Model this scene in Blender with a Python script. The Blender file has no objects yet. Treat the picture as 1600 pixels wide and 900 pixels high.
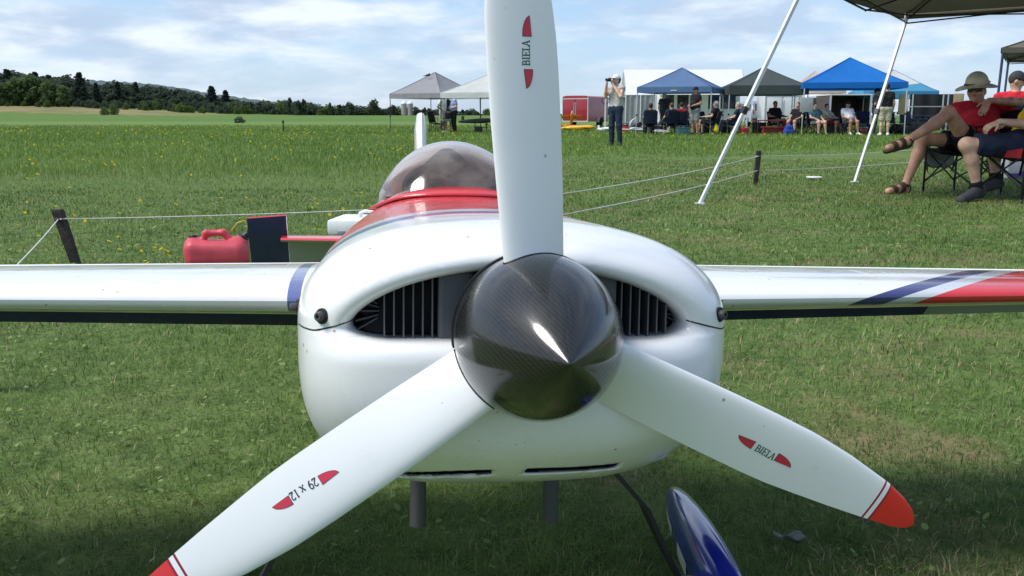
import bpy, bmesh, math, random
import numpy as np
from mathutils import Vector, Matrix

S = bpy.context.scene
C = S.collection
rad = math.radians
RNG = np.random.default_rng(7)
random.seed(7)

# ------------------------------------------------------------------ camera
F_PX, CAM_H = 1400.0, 0.74                      # focal length in pixels of a 1600 px wide picture
PITCH = math.atan((450 - 181) / F_PX)
cam = bpy.data.cameras.new('camera')
cam.sensor_width = 36.0
cam.lens = 36.0 * F_PX / 1600.0
cam.clip_start, cam.clip_end = 0.05, 6000.0
camo = bpy.data.objects.new('camera', cam)
C.objects.link(camo)
camo.location = (0, 0, CAM_H)
camo.rotation_euler = (math.pi / 2 - PITCH, 0, 0)
S.camera = camo

# ------------------------------------------------------------------ sun, sky, exposure
SUN_DIR = Vector((-0.56, -0.16, 0.81)).normalized()      # towards the sun
sun_el = math.asin(SUN_DIR.z)
sun_az = math.atan2(SUN_DIR.x, SUN_DIR.y)
sl = bpy.data.lights.new('sun', 'SUN')
sl.energy = 2.5
sl.angle = rad(22)
sl.color = (1.0, 0.96, 0.90)
slo = bpy.data.objects.new('sun', sl)
C.objects.link(slo)
slo.rotation_euler = (-SUN_DIR).to_track_quat('-Z', 'Y').to_euler()

W = bpy.data.worlds.new('World')
S.world = W
W.use_nodes = True
nt = W.node_tree
nt.nodes.clear()


class NT:
    """small wrapper to chain shader nodes"""
    def __init__(s, tree): s.t = tree
    def n(s, typ, **kw):
        x = s.t.nodes.new(typ)
        for k, v in kw.items(): setattr(x, k, v)
        return x
    def l(s, a, b): s.t.links.new(a, b)
    def put(s, sock, v):
        if isinstance(v, bpy.types.NodeSocket): s.t.links.new(v, sock)
        elif v is not None:
            if sock.type == 'RGBA' and len(v) == 3: v = (*v, 1)
            sock.default_value = v
    def m(s, op, a, b=None, c=None, clamp=False):
        x = s.n('ShaderNodeMath', operation=op, use_clamp=clamp)
        s.put(x.inputs[0], a); s.put(x.inputs[1], b)
        if c is not None: s.put(x.inputs[2], c)
        return x.outputs[0]
    def vm(s, op, a, b=None):
        x = s.n('ShaderNodeVectorMath', operation=op)
        s.put(x.inputs[0], a); s.put(x.inputs[1], b)
        return x.outputs[0]
    def mix(s, f, a, b, blend='MIX'):
        x = s.n('ShaderNodeMix', data_type='RGBA', blend_type=blend)
        s.put(x.inputs[0], f); s.put(x.inputs[6], a); s.put(x.inputs[7], b)
        return x.outputs[2]
    def noise(s, vec, scale, detail=3, rough=.55, dist=0.0):
        x = s.n('ShaderNodeTexNoise')
        if vec is not None: s.put(x.inputs['Vector'], vec)
        x.inputs['Scale'].default_value = scale; x.inputs['Detail'].default_value = detail
        x.inputs['Roughness'].default_value = rough; x.inputs['Distortion'].default_value = dist
        return x.outputs[0]
    def ramp(s, f, lo, hi, a=0.0, b=1.0, smooth=True):
        x = s.n('ShaderNodeMapRange', interpolation_type='SMOOTHSTEP' if smooth else 'LINEAR')
        s.put(x.inputs[0], f); s.put(x.inputs[1], lo); s.put(x.inputs[2], hi); s.put(x.inputs[3], a); s.put(x.inputs[4], b)
        return x.outputs[0]
    def xyz(s, v):
        x = s.n('ShaderNodeSeparateXYZ'); s.put(x.inputs[0], v); return x.outputs
    def comb(s, x_, y_, z_):
        x = s.n('ShaderNodeCombineXYZ')
        for i, v in enumerate((x_, y_, z_)): s.put(x.inputs[i], v)
        return x.outputs[0]


w = NT(nt)
tc = w.n('ShaderNodeTexCoord')
d = tc.outputs['Generated']
sky = w.n('ShaderNodeTexSky', sky_type='NISHITA')
sky.sun_disc = False
sky.sun_elevation = sun_el
sky.sun_rotation = sun_az
sky.air_density = 1.0
sky.dust_density = 0.6
sky.ozone_density = 1.5
X_, Y_, Z_ = w.xyz(d)
# clouds: stretched along the horizon, flatter low down, projected on a layer higher up
el = w.m('MAXIMUM', Z_, 0.0)
den = w.m('ADD', el, 0.10)
cu = w.comb(w.m('DIVIDE', X_, den), w.m('DIVIDE', Y_, den), w.m('MULTIPLY', el, 6.0))
n1 = w.noise(cu, 0.62, 7, .60, .15)
low = w.comb(w.m('MULTIPLY', X_, 6.0), w.m('MULTIPLY', Y_, 6.0), w.m('MULTIPLY', el, 24.0))
n2 = w.noise(low, 1.25, 8, .58, .35)
lowf = w.ramp(el, 0.10, 0.30, 1.0, 0.0)
nn = w.mix(lowf, n1, n2)
big = w.noise(w.comb(w.m('MULTIPLY', X_, 2.2), w.m('MULTIPLY', Y_, 2.2), w.m('MULTIPLY', el, 7.0)), 1.0, 3, .5)
side = w.ramp(X_, -0.5, 0.45, 0.06, 0.01)
cov = w.m('ADD', w.m('ADD', nn, w.m('MULTIPLY', w.m('SUBTRACT', big, .5), .5)), side)
mask = w.ramp(cov, 0.34, 0.70)
shade = w.noise(w.vm('ADD', low, (3.1, 1.7, 0.45)), 1.3, 6, .55, .2)
white = w.ramp(w.m('ADD', shade, w.m('MULTIPLY', w.m('SUBTRACT', side, .035), 2.4)), 0.36, 0.66)
ccol = w.mix(white, (3.6, 4.4, 5.7), (6.5, 7.0, 7.5))
blue = w.mix(1.0, sky.outputs[0], (.95, 1.02, 1.12), 'MULTIPLY')
haze = w.ramp(el, 0.0, 0.22, 0.55, 0.15)
blue = w.mix(haze, blue, (3.1, 4.4, 6.6))
scol = w.mix(w.m('MULTIPLY', mask, .88), blue, ccol)
bg = w.n('ShaderNodeBackground')
w.put(bg.inputs[0], scol)
bg.inputs[1].default_value = 0.10
out = w.n('ShaderNodeOutputWorld')
w.l(bg.outputs[0], out.inputs[0])

S.view_settings.view_transform = 'Standard'
S.view_settings.look = 'None'
S.view_settings.exposure = 0.58
S.view_settings.gamma = 1.0
S.cycles.max_bounces = 8
S.cycles.transparent_max_bounces = 12

# ------------------------------------------------------------------ helpers: places
def at(px, py, dep):
    """point seen at pixel (px, py) of the 1600 x 900 picture, dep metres along the optical axis"""
    r = Vector((0, math.cos(PITCH), -math.sin(PITCH))) + Vector((1, 0, 0)) * ((px - 800) / F_PX) \
        + Vector((0, math.sin(PITCH), math.cos(PITCH))) * ((450 - py) / F_PX)
    return Vector((0, 0, CAM_H)) + r * dep


def gnd(px, py, z=0.0):
    r = at(px, py, 1.0) - Vector((0, 0, CAM_H))
    return Vector((0, 0, CAM_H)) + r * ((z - CAM_H) / r.z)


def hgt(x, y):
    """height of the terrain"""
    def ss(a, b, v):
        t = np.clip((v - a) / (b - a), 0, 1); return t * t * (3 - 2 * t)
    x = np.asarray(x, float); y = np.asarray(y, float)
    return ss(200, 330, y) * (0.9 + 3.4 * ss(-70, -170, x))


# ------------------------------------------------------------------ helpers: tags
def tag(o, label=None, cat=None, group=None, kind=None):
    if label: o['label'] = label
    if cat: o['category'] = cat
    if group: o['group'] = group
    if kind: o['kind'] = kind
    return o


def empty(name, loc=(0, 0, 0), rz=0.0, label=None, cat=None, group=None):
    o = bpy.data.objects.new(name, None)
    o.empty_display_size = .1
    C.objects.link(o)
    o.location = loc
    o.rotation_euler = (0, 0, rz)
    return tag(o, label, cat, group)


def copy_tree(o, parent=None):
    c = o.copy()
    C.objects.link(c)
    if parent is not None: c.parent = parent
    for ch in o.children: copy_tree(ch, c)
    return c


# ------------------------------------------------------------------ helpers: meshes
def link_mesh(name, me, mats, parent=None, smooth=True, loc=None):
    for m_ in (mats if isinstance(mats, (list, tuple)) else [mats]): me.materials.append(m_)
    if smooth is True:
        me.polygons.foreach_set('use_smooth', np.ones(len(me.polygons), bool))
    o = bpy.data.objects.new(name, me)
    C.objects.link(o)
    if parent is not None: o.parent = parent
    if loc is not None: o.location = loc
    return o


def np_mesh(name, V, Fq, mi=None):
    """mesh from a vertex array and a uniform face array (tris or quads)"""
    V = np.ascontiguousarray(V, np.float32); Fq = np.ascontiguousarray(Fq, np.int32)
    me = bpy.data.meshes.new(name)
    n, k = Fq.shape
    me.vertices.add(len(V)); me.vertices.foreach_set('co', V.ravel())
    me.loops.add(n * k); me.loops.foreach_set('vertex_index', Fq.ravel())
    me.polygons.add(n); me.polygons.foreach_set('loop_start', np.arange(0, n * k, k, dtype=np.int32))
    me.polygons.foreach_set('loop_total', np.full(n, k, np.int32))
    if mi is not None: me.polygons.foreach_set('material_index', np.ascontiguousarray(mi, np.int32))
    me.update(calc_edges=True)
    me.validate()
    return me


class MB:
    def __init__(s): s.v, s.f, s.mi = [], [], []
    def add(s, v, f, mi=0):
        o = len(s.v)
        s.v += [tuple(p) for p in v]
        s.f += [tuple(i + o for i in q) for q in f]
        s.mi += [mi] * len(f)
        return s
    def box(s, c, size, R=None, mi=0, bev=0.0):
        x, y, z = [a / 2 for a in size]
        c = Vector(c)
        if bev > 0:
            bm = bmesh.new()
            bmesh.ops.create_cube(bm, size=1)
            for q in bm.verts: q.co = Vector((q.co.x * size[0], q.co.y * size[1], q.co.z * size[2]))
            bmesh.ops.bevel(bm, geom=bm.edges[:], offset=bev, segments=2, affect='EDGES', profile=.6)
            bm.verts.index_update()
            vs = [(R @ q.co if R else q.co) + c for q in bm.verts]
            fs = [[q.index for q in f.verts] for f in bm.faces]
            bm.free()
            return s.add(vs, fs, mi)
        vs = [Vector(p) for p in ((-x, -y, -z), (x, -y, -z), (x, y, -z), (-x, y, -z), (-x, -y, z), (x, -y, z), (x, y, z), (-x, y, z))]
        vs = [(R @ p if R else p) + c for p in vs]
        return s.add(vs, [(0, 3, 2, 1), (4, 5, 6, 7), (0, 1, 5, 4), (1, 2, 6, 5), (2, 3, 7, 6), (3, 0, 4, 7)], mi)
    def bar(s, a, b, w_, h_=None, mi=0):
        """square bar from a to b"""
        a, b = Vector(a), Vector(b)
        h_ = h_ or w_
        q = (b - a).to_track_quat('Z', 'Y').to_matrix()
        return s.box((a + b) / 2, (w_, h_, (b - a).length), q, mi)
    def tube(s, pts, r, n=8, mi=0, cap=True, rs=None):
        pts = [Vector(p) for p in pts]
        rings = []
        up = None
        for i, p in enumerate(pts):
            t = (pts[min(i + 1, len(pts) - 1)] - pts[max(i - 1, 0)]).normalized()
            if up is None:
                up = Vector((0, 0, 1)) if abs(t.z) < .9 else Vector((1, 0, 0))
            u = t.cross(up).normalized(); v = u.cross(t).normalized(); up = v
            rr = rs[i] if rs else r
            rings.append([p + u * (rr * math.cos(2 * math.pi * k / n)) + v * (rr * math.sin(2 * math.pi * k / n)) for k in range(n)])
        return s.loft(rings, mi, cap)
    def loft(s, rings, mi=0, cap=True, closed=True):
        n = len(rings[0]); o = []
        vs = [p for r in rings for p in r]
        for i in range(len(rings) - 1):
            for k in range(n if closed else n - 1):
                a = i * n + k; b = i * n + (k + 1) % n
                o.append((a, b, b + n, a + n))
        if cap:
            o.append(tuple(range(n - 1, -1, -1))); o.append(tuple(len(vs) - n + k for k in range(n)))
        return s.add(vs, o, mi)
    def lathe(s, prof, n=32, M=None, mi=0):
        """prof: (axial, radius) pairs about local Y; M optional matrix"""
        rings = []
        for a, r in prof:
            rings.append([Vector((max(r, 1e-5) * math.cos(2 * math.pi * k / n), a, max(r, 1e-5) * math.sin(2 * math.pi * k / n))) for k in range(n)])
        if M is not None: rings = [[M @ p for p in r] for r in rings]
        return s.loft(rings, mi, False)
    def sheet(s, fn, nu, nv, mi=0):
        vs = [fn(i / nu, j / nv) for i in range(nu + 1) for j in range(nv + 1)]
        fs = [(i * (nv + 1) + j, (i + 1) * (nv + 1) + j, (i + 1) * (nv + 1) + j + 1, i * (nv + 1) + j + 1) for i in range(nu) for j in range(nv)]
        return s.add(vs, fs, mi)
    def build(s, name, mats, parent=None, smooth=False, loc=None, fix=True):
        me = bpy.data.meshes.new(name)
        me.from_pydata([tuple(p) for p in s.v], [], s.f)
        me.polygons.foreach_set('material_index', np.array(s.mi, np.int32))
        if fix:
            bm = bmesh.new(); bm.from_mesh(me)
            bmesh.ops.recalc_face_normals(bm, faces=bm.faces)
            bm.to_mesh(me); bm.free()
        o = link_mesh(name, me, mats, parent, smooth, loc)
        if smooth == 'auto':
            me.polygons.foreach_set('use_smooth', np.ones(len(me.polygons), bool))
            bm = bmesh.new(); bm.from_mesh(me)
            for e in bm.edges:
                e.smooth = not (len(e.link_faces) == 2 and e.calc_face_angle(0) > rad(35))
            bm.to_mesh(me); bm.free()
        return o


# ------------------------------------------------------------------ helpers: signed distance bodies
def surfnets(Fv, o, h):
    Sg = Fv < 0
    nx, ny, nz = Fv.shape
    cs = np.zeros((nx - 1, ny - 1, nz - 1), np.int8)
    for a in (0, 1):
        for b in (0, 1):
            for c in (0, 1):
                cs += Sg[a:nx - 1 + a, b:ny - 1 + b, c:nz - 1 + c]
    act = (cs > 0) & (cs < 8)
    I = np.argwhere(act)
    idx = np.full(act.shape, -1, np.int64)
    idx[act] = np.arange(len(I))
    acc = np.zeros((len(I), 3)); cnt = np.zeros(len(I))
    cor = [(a, b, c) for a in (0, 1) for b in (0, 1) for c in (0, 1)]
    for p in cor:
        for ax in range(3):
            if p[ax] == 1: continue
            q = list(p); q[ax] = 1
            fa = Fv[I[:, 0] + p[0], I[:, 1] + p[1], I[:, 2] + p[2]]
            fb = Fv[I[:, 0] + q[0], I[:, 1] + q[1], I[:, 2] + q[2]]
            m_ = (fa < 0) != (fb < 0)
            t = np.where(m_, fa / np.where(m_, fa - fb, 1), 0)
            pos = np.array(p, float)[None].repeat(len(I), 0)
            pos[:, ax] += t
            acc[m_] += pos[m_]; cnt[m_] += 1
    V = (I + acc / cnt[:, None]) * h + o
    faces = []
    for ax in range(3):
        sl0 = [slice(None)] * 3; sl1 = [slice(None)] * 3
        sl0[ax] = slice(0, -1); sl1[ax] = slice(1, None)
        a, b = Sg[tuple(sl0)], Sg[tuple(sl1)]
        E = np.argwhere(a != b)
        u, v = (ax + 1) % 3, (ax + 2) % 3
        ok = (E[:, u] > 0) & (E[:, v] > 0) & (E[:, u] < Fv.shape[u] - 1) & (E[:, v] < Fv.shape[v] - 1)
        E = E[ok]
        ins = a[E[:, 0], E[:, 1], E[:, 2]]
        def cell(du, dv):
            q = E.copy(); q[:, u] -= du; q[:, v] -= dv
            return idx[q[:, 0], q[:, 1], q[:, 2]]
        Q = np.stack([cell(1, 1), cell(0, 1), cell(0, 0), cell(1, 0)], 1)
        Q[~ins] = Q[~ins][:, ::-1]
        faces.append(Q)
    return V, np.concatenate(faces)


def smin(a, b, k):
    if k <= 0: return np.minimum(a, b)
    h = np.maximum(k - np.abs(a - b), 0) / k
    return np.minimum(a, b) - h * h * k * .25


def sdf_body(prims, res, k=.03, cuts=()):
    """prims: ('c', a, b, ra, rb[, k[, flat]]) tapered capsule, ('e', centre, radii[, rotation[, k]]) ellipsoid; smooth union.
    cuts: (point, normal) half-spaces that are removed"""
    lo = np.full(3, 1e9); hi = np.full(3, -1e9)
    for p in prims:
        if p[0] == 'c':
            r = max(p[3], p[4])
            for q in (p[1], p[2]): lo = np.minimum(lo, np.array(q) - r); hi = np.maximum(hi, np.array(q) + r)
        else:
            r = max(p[2]); lo = np.minimum(lo, np.array(p[1]) - r); hi = np.maximum(hi, np.array(p[1]) + r)
    lo -= 3 * res; hi += 3 * res
    n = np.ceil((hi - lo) / res).astype(int) + 1
    G = np.full(n, .2, np.float32)
    ax = [lo[i] + res * np.arange(n[i]) for i in range(3)]
    for p in prims:
        if p[0] == 'c':
            a, b = np.array(p[1], float), np.array(p[2], float)
            r = max(p[3], p[4]); l2, h2 = np.minimum(a, b) - r, np.maximum(a, b) + r
            kk = p[5] if len(p) > 5 and p[5] is not None else k
        else:
            a = np.array(p[1], float); r = max(p[2]); l2, h2 = a - r, a + r
            kk = p[4] if len(p) > 4 else k
        mg = kk + 3 * res
        i0 = np.maximum(((l2 - mg - lo) / res).astype(int), 0); i1 = np.minimum(((h2 + mg - lo) / res).astype(int) + 2, n)
        sl_ = tuple(slice(i0[i], i1[i]) for i in range(3))
        X, Y, Z = (ax[i][sl_[i]].reshape([-1 if j == i else 1 for j in range(3)]) for i in range(3))
        if p[0] == 'c':
            ba = b - a; L2 = ba @ ba + 1e-12
            px, py, pz = X - a[0], Y - a[1], Z - a[2]
            tt = (px * ba[0] + py * ba[1] + pz * ba[2]) / L2
            hh = np.clip(tt, 0, 1)
            f = np.sqrt((px - hh * ba[0]) ** 2 + (py - hh * ba[1]) ** 2 + (pz - hh * ba[2]) ** 2) - (p[3] + (p[4] - p[3]) * hh)
            if len(p) > 6 and p[6]: f = np.maximum(f, (tt - 1) * math.sqrt(L2))
        else:
            R = p[3] if len(p) > 3 and p[3] is not None else np.eye(3)
            R = np.array(R)
            px, py, pz = X - a[0], Y - a[1], Z - a[2]
            q = [(px * R[0, i] + py * R[1, i] + pz * R[2, i]) / p[2][i] for i in range(3)]
            f = (np.sqrt(q[0] ** 2 + q[1] ** 2 + q[2] ** 2) - 1) * min(p[2])
        G[sl_] = smin(G[sl_], f.astype(np.float32), kk)
    for pt, nrm in cuts:
        nrm = np.array(nrm, float); nrm /= np.linalg.norm(nrm); pt = np.array(pt, float)
        X, Y, Z = (ax[i].reshape([-1 if j == i else 1 for j in range(3)]) for i in range(3))
        G = np.maximum(G, ((X - pt[0]) * nrm[0] + (Y - pt[1]) * nrm[1] + (Z - pt[2]) * nrm[2]).astype(np.float32))
    G[0], G[-1], G[:, 0], G[:, -1], G[:, :, 0], G[:, :, -1] = (.2,) * 6
    return surfnets(G, lo, res)


def sdf_obj(name, prims, res, mat_, parent=None, k=.03, cuts=(), org=(0, 0, 0), fold=0.0):
    V, Fq = sdf_body(prims, res, k, cuts)
    if len(Fq) == 0: return None
    V = V - np.array(org)
    if fold:                                            # soft creases in cloth
        N = np.zeros_like(V)
        fn_ = np.cross(V[Fq[:, 2]] - V[Fq[:, 0]], V[Fq[:, 3]] - V[Fq[:, 1]])
        for c_ in range(4): np.add.at(N, Fq[:, c_], fn_)
        N /= np.linalg.norm(N, axis=1)[:, None] + 1e-12
        w_ = V @ np.array([[1, .4, .2], [.3, 1, -.5], [-.2, .3, 1]])
        a_ = np.sin(w_[:, 0] * 46 + 2.2 * np.sin(w_[:, 2] * 21)) + .8 * np.sin(w_[:, 2] * 62 + 2.6 * np.sin(w_[:, 1] * 19 + w_[:, 0] * 13)) + .5 * np.sin(w_[:, 1] * 95 + 2 * np.sin(w_[:, 0] * 37))
        V = V + N * (fold * (a_ * .5 + .4))[:, None]
    return link_mesh(name, np_mesh(name, V, Fq), mat_, parent, True)


# ------------------------------------------------------------------ helpers: materials
def new_mat(name):
    m_ = bpy.data.materials.new(name)
    m_.use_nodes = True
    t = m_.node_tree
    b = t.nodes['Principled BSDF']
    return m_, NT(t), b


def pmat(name, col, rough=.5, var=.12, scale=6., metal=0., coat=0., bump=0., bscale=60., spec=.5, tr=0.):
    m_, q, b = new_mat(name)
    co = q.n('ShaderNodeTexCoord').outputs['Object']
    nz = q.noise(co, scale, 5, .6)
    f = q.ramp(nz, .3, .7, 0, 1)
    lo = [c * (1 - var) for c in col]; hi = [min(1, c * (1 + var)) for c in col]
    cc = q.mix(f, lo, hi)
    q.put(b.inputs['Base Color'], cc)
    q.put(b.inputs['Roughness'], q.ramp(q.noise(co, scale * 2.3, 3), .3, .7, max(0, rough - .06), min(1, rough + .06)))
    b.inputs['Metallic'].default_value = metal
    b.inputs['Coat Weight'].default_value = coat
    b.inputs['Coat Roughness'].default_value = .06
    b.inputs['Specular IOR Level'].default_value = spec
    if bump:
        bp = q.n('ShaderNodeBump'); bp.inputs['Strength'].default_value = bump; bp.inputs['Distance'].default_value = .01
        q.put(bp.inputs['Height'], q.noise(co, bscale, 4)); q.l(bp.outputs[0], b.inputs['Normal'])
    if tr:
        tl = q.n('ShaderNodeBsdfTranslucent'); q.put(tl.inputs[0], cc)
        mx = q.n('ShaderNodeMixShader'); mx.inputs[0].default_value = tr
        q.l(b.outputs[0], mx.inputs[1]); q.l(tl.outputs[0], mx.inputs[2])
        q.l(mx.outputs[0], q.t.nodes['Material Output'].inputs[0])
    return m_
# ================================================================== the model aeroplane
WHITE = (.80, .81, .82)
NAVY = (.018, .025, .10)
BLUE = (.10, .14, .34)
SILVER = (.55, .58, .62)
RED = (.62, .025, .035)


def paint(name, base=WHITE, stripes=None, dirt=True, rough=.22, coat=.7):
    """gloss paint with fly specks; stripes(q, x, y, z) -> list of (mask, colour)"""
    m_, q, b = new_mat(name)
    co = q.n('ShaderNodeTexCoord').outputs['Object']
    x, y, z = q.xyz(co)
    col = q.mix(q.noise(co, 9, 4), [c * .96 for c in base], base)
    if stripes:
        for mk, cc in stripes(q, x, y, z): col = q.mix(mk, col, cc)
    if dirt:
        vo = q.n('ShaderNodeTexVoronoi', feature='F1'); vo.inputs['Scale'].default_value = 42
        q.put(vo.inputs['Vector'], q.vm('ADD', co, (0.31, .77, .13)))
        gate = q.noise(co, 31, 2)
        sp = q.m('MULTIPLY', q.ramp(vo.outputs['Distance'], .045, .10, 1, 0), q.ramp(gate, .50, .54))
        col = q.mix(q.m('MULTIPLY', sp, .8), col, (.16, .10, .06))
        v2 = q.n('ShaderNodeTexVoronoi', feature='F1'); v2.inputs['Scale'].default_value = 120
        q.put(v2.inputs['Vector'], co)
        s2 = q.m('MULTIPLY', q.ramp(v2.outputs['Distance'], .06, .13, 1, 0), q.ramp(q.noise(co, 23, 4, .7), .60, .66))
        col = q.mix(q.m('MULTIPLY', s2, .7), col, (.20, .11, .07))
        st = q.ramp(q.noise(co, 14, 6, .7), .56, .80, 0, .22)
        col = q.mix(st, col, (.42, .38, .30))
    q.put(b.inputs['Base Color'], col)
    q.put(b.inputs['Roughness'], q.ramp(q.noise(co, 18, 4), .3, .7, rough - .05, rough + .08))
    b.inputs['Coat Weight'].default_value = coat
    b.inputs['Coat Roughness'].default_value = .05
    return m_


def ge(q, a, b): return q.m('GREATER_THAN', a, b)


def deck_stripes(q, x, y, z):
    ax = q.m('ABSOLUTE', x)
    s = q.m('SUBTRACT', y, q.m('SUBTRACT', .300, q.m('MULTIPLY', q.m('POWER', ax, 1.6), 1.2)))
    top = ge(q, z, q.m('ADD', .005, q.m('MULTIPLY', s, -.05)))
    def band(t): return q.m('MULTIPLY', ge(q, s, t), top)
    inside = q.m('MULTIPLY', ge(q, y, .80), ge(q, z, .070))
    return [(band(0), BLUE), (band(.065), SILVER), (band(.115), RED), (inside, (.16, .11, .085)), (ge(q, y, 1.5), WHITE)]


def wing_stripes(sign):
    off = 0.0 if sign > 0 else .34
    def fn(q, x, y, z):
        ax = q.m('ABSOLUTE', x)
        s = q.m('SUBTRACT', ax, q.m('ADD', q.m('ADD', .098 + off, q.m('MULTIPLY', z, 3.0)), q.m('MULTIPLY', y, 1.10)))
        root = q.m('MULTIPLY', ge(q, ax, .226), q.m('LESS_THAN', ax, .243))
        return [(root, BLUE), (ge(q, s, 0), (.035, .04, .16)), (ge(q, s, .050), SILVER), (ge(q, s, .095), RED)]
    return fn


M_white = paint('white_paint')
M_deck = paint('deck_paint', stripes=deck_stripes, coat=.4)
M_wing = {1: paint('wing_paint_a', stripes=wing_stripes(1)), -1: paint('wing_paint_b', stripes=wing_stripes(-1))}
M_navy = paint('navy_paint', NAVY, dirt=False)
M_under = paint('underside_silver_grass_tint', (.33, .37, .33), dirt=False, rough=.3)  # silver-grey with the green reflection of the grass painted in
M_redp = paint('red_paint', RED, dirt=False)
M_blue = paint('deep_blue_paint', (.010, .022, .30), dirt=False, rough=.15, coat=1)
M_blade = paint('white_blade_lacquer', (.80, .82, .83), rough=.34, coat=.25)
M_tipred = paint('red_tip_lacquer', (.66, .02, .02), dirt=False, rough=.3, coat=.3)
M_line = pmat('dark_red_line', (.28, .01, .04), .4)
M_black = pmat('black_plastic', (.012, .012, .013), .45)
M_dark = pmat('dark_cavity', (.036, .038, .046), .7)
M_cyl = pmat('cylinder_casting', (.085, .09, .105), .5, metal=.2)
M_fin = pmat('fin_edge_aluminium', (.105, .11, .12), .55, metal=.1)
M_rubber = pmat('rubber', (.015, .015, .015), .8)
M_steel = pmat('steel', (.30, .30, .31), .35, metal=1)
M_pipe = pmat('grey_exhaust_metal', (.07, .07, .07), .6, metal=.3)
M_green = pmat('green_ink', (.012, .10, .065), .5, .05)
M_ink = pmat('black_ink', (.02, .022, .025), .5, .05)
M_inkred = pmat('red_ink', (.55, .03, .06), .45, .05)

# carbon fibre: twill weave under clear lacquer
M_carbon, q, b_ = new_mat('carbon_fibre')
co = q.n('ShaderNodeTexCoord').outputs['Object']
x, y, z = q.xyz(co)
def twill(u, v):
    a = q.m('FRACT', q.m('MULTIPLY', q.m('ADD', u, v), .25))
    return q.m('LESS_THAN', a, .5)
uu = q.m('FLOOR', q.m('MULTIPLY', q.m('ADD', x, q.m('MULTIPLY', y, .6)), 1000))
vv = q.m('FLOOR', q.m('MULTIPLY', q.m('SUBTRACT', z, q.m('MULTIPLY', y, .6)), 1000))
tw = twill(uu, vv)
q.put(b_.inputs['Base Color'], q.mix(tw, (.005, .005, .005), (.012, .012, .011)))
q.put(b_.inputs['Roughness'], q.m('ADD', .36, q.m('MULTIPLY', tw, .12)))
b_.inputs['Coat Weight'].default_value = 1
sw = q.noise(q.comb(q.m('MULTIPLY', x, 40), q.m('MULTIPLY', y, 8), q.m('MULTIPLY', z, 40)), 1.0, 6, .7, 1.0)
q.put(b_.inputs['Coat Roughness'], q.ramp(sw, .40, .75, .09, .24))
b_.inputs['Coat IOR'].default_value = 1.5
b_.inputs['Specular IOR Level'].default_value = .2

# --- frame of the aeroplane: origin at the propeller hub, x to its left wing (picture right), y aft, z up
HUB = Vector((.0207, .696, .567))
def rot_plane():
    Rz = Matrix.Rotation(rad(8.2), 3, 'Z'); Rx = Matrix.Rotation(-rad(5.16), 3, 'X'); Ry = Matrix.Rotation(rad(1.5), 3, 'Y')
    return Rz @ Rx @ Ry
PLANE_R = rot_plane()
BASE = Vector((0, .5, -.525))
plane = empty('model_airplane', HUB + PLANE_R @ BASE, 0,
              'large white model aeroplane with red and blue stripes filling the foreground', 'model airplane')
plane.rotation_euler = PLANE_R.to_euler()


def part(o):
    o.location = -BASE
    return o


# ---- cowl and fuselage sections
ZC = -.006
def interp(v, tab):
    t = np.array(tab); return np.interp(v, t[:, 0], t[:, 1])
Y0, NL = .013, .15
def sect(y):
    y = np.asarray(y, float)
    t = np.clip((y - Y0) / NL, 0, 1)
    g = (1 - (1 - t) ** 2.3) ** (1 / 2.3)
    w_ = .090 + .111 * g
    tp = .064 + .026 * (1 - (1 - t) ** 2) + np.clip(y - .16, 0, 1) * 0
    bt = -.088 - .077 * (1 - (1 - t) ** 1.9)
    w_ = np.where(y > .4, interp(y, [(.4, .201), (.6, .195), (.8, .182), (1.1, .160), (1.5, .115), (2.0, .062), (2.4, .03)]), w_)
    tp = np.where(y > .16, interp(y, [(.16, .090), (.25, .0925), (.36, .0945), (.5, .101), (.75, .116), (1.0, .112), (1.4, .098), (1.6, .085), (2.0, .045), (2.4, .02)]), tp)
    bt = np.where(y > .16, interp(y, [(.16, -.165), (.3, -.170), (.6, -.172), (1.0, -.165), (1.5, -.14), (2.0, -.11), (2.4, -.085)]), bt)
    nu = interp(y, [(0, 2.15), (.12, 2.4), (.4, 2.6), (1.5, 2.4), (2.4, 2.2)])
    nl = interp(y, [(0, 2.5), (.12, 3.3), (.4, 3.2), (2.4, 2.3)])
    return w_, tp, bt, nu, nl


def f_body(x, y, z):
    w_, tp, bt, nu, nl = sect(y)
    hu, hl = tp - ZC, ZC - bt
    up = z > ZC
    h = np.where(up, hu, hl); n = np.where(up, nu, nl)
    r = ((np.abs(x) / w_) ** n + (np.abs(z - ZC) / h) ** n + 1e-12) ** (1 / n)
    f = (r - 1) * np.minimum(w_, h)
    return f


def smax(a, b, k): return -smin(-a, -b, k)


def f_in2(x, z):
    """air inlet outline in the front view"""
    e = (np.sqrt(((x + .006) / .145) ** 2 + ((z + .008) / .059) ** 2 + 1e-12) - 1) * .060
    lo = -(z + .0085)
    return smax(e, lo, .016)


def f_cowl(x, y, z):
    fb = f_body(x, y, z)
    fb = smax(fb, Y0 - y + 0 * x, .030)
    fi = smax(f_in2(x, z), np.abs(y - .0) - .135, .004) + 0 * fb
    # inner ring that carries the spinner opening stays closed by the dark bulkhead
    f = smax(fb, -fi, .020)
    zs_ = -.131 - 1.05 * np.maximum(0, -x - .02) ** 2 + .4 * np.maximum(0, x - .06) ** 2
    xs_ = np.where(x < -.0125, np.abs(x + .071) - .044, np.abs(x - .046) - .044)
    sl_ = np.maximum(np.maximum(np.abs(z - zs_) - .0045, xs_), np.abs(y - .08) - .075)
    f = np.maximum(f, -sl_)
    f = np.maximum(f, y - .352)
    return f


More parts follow.
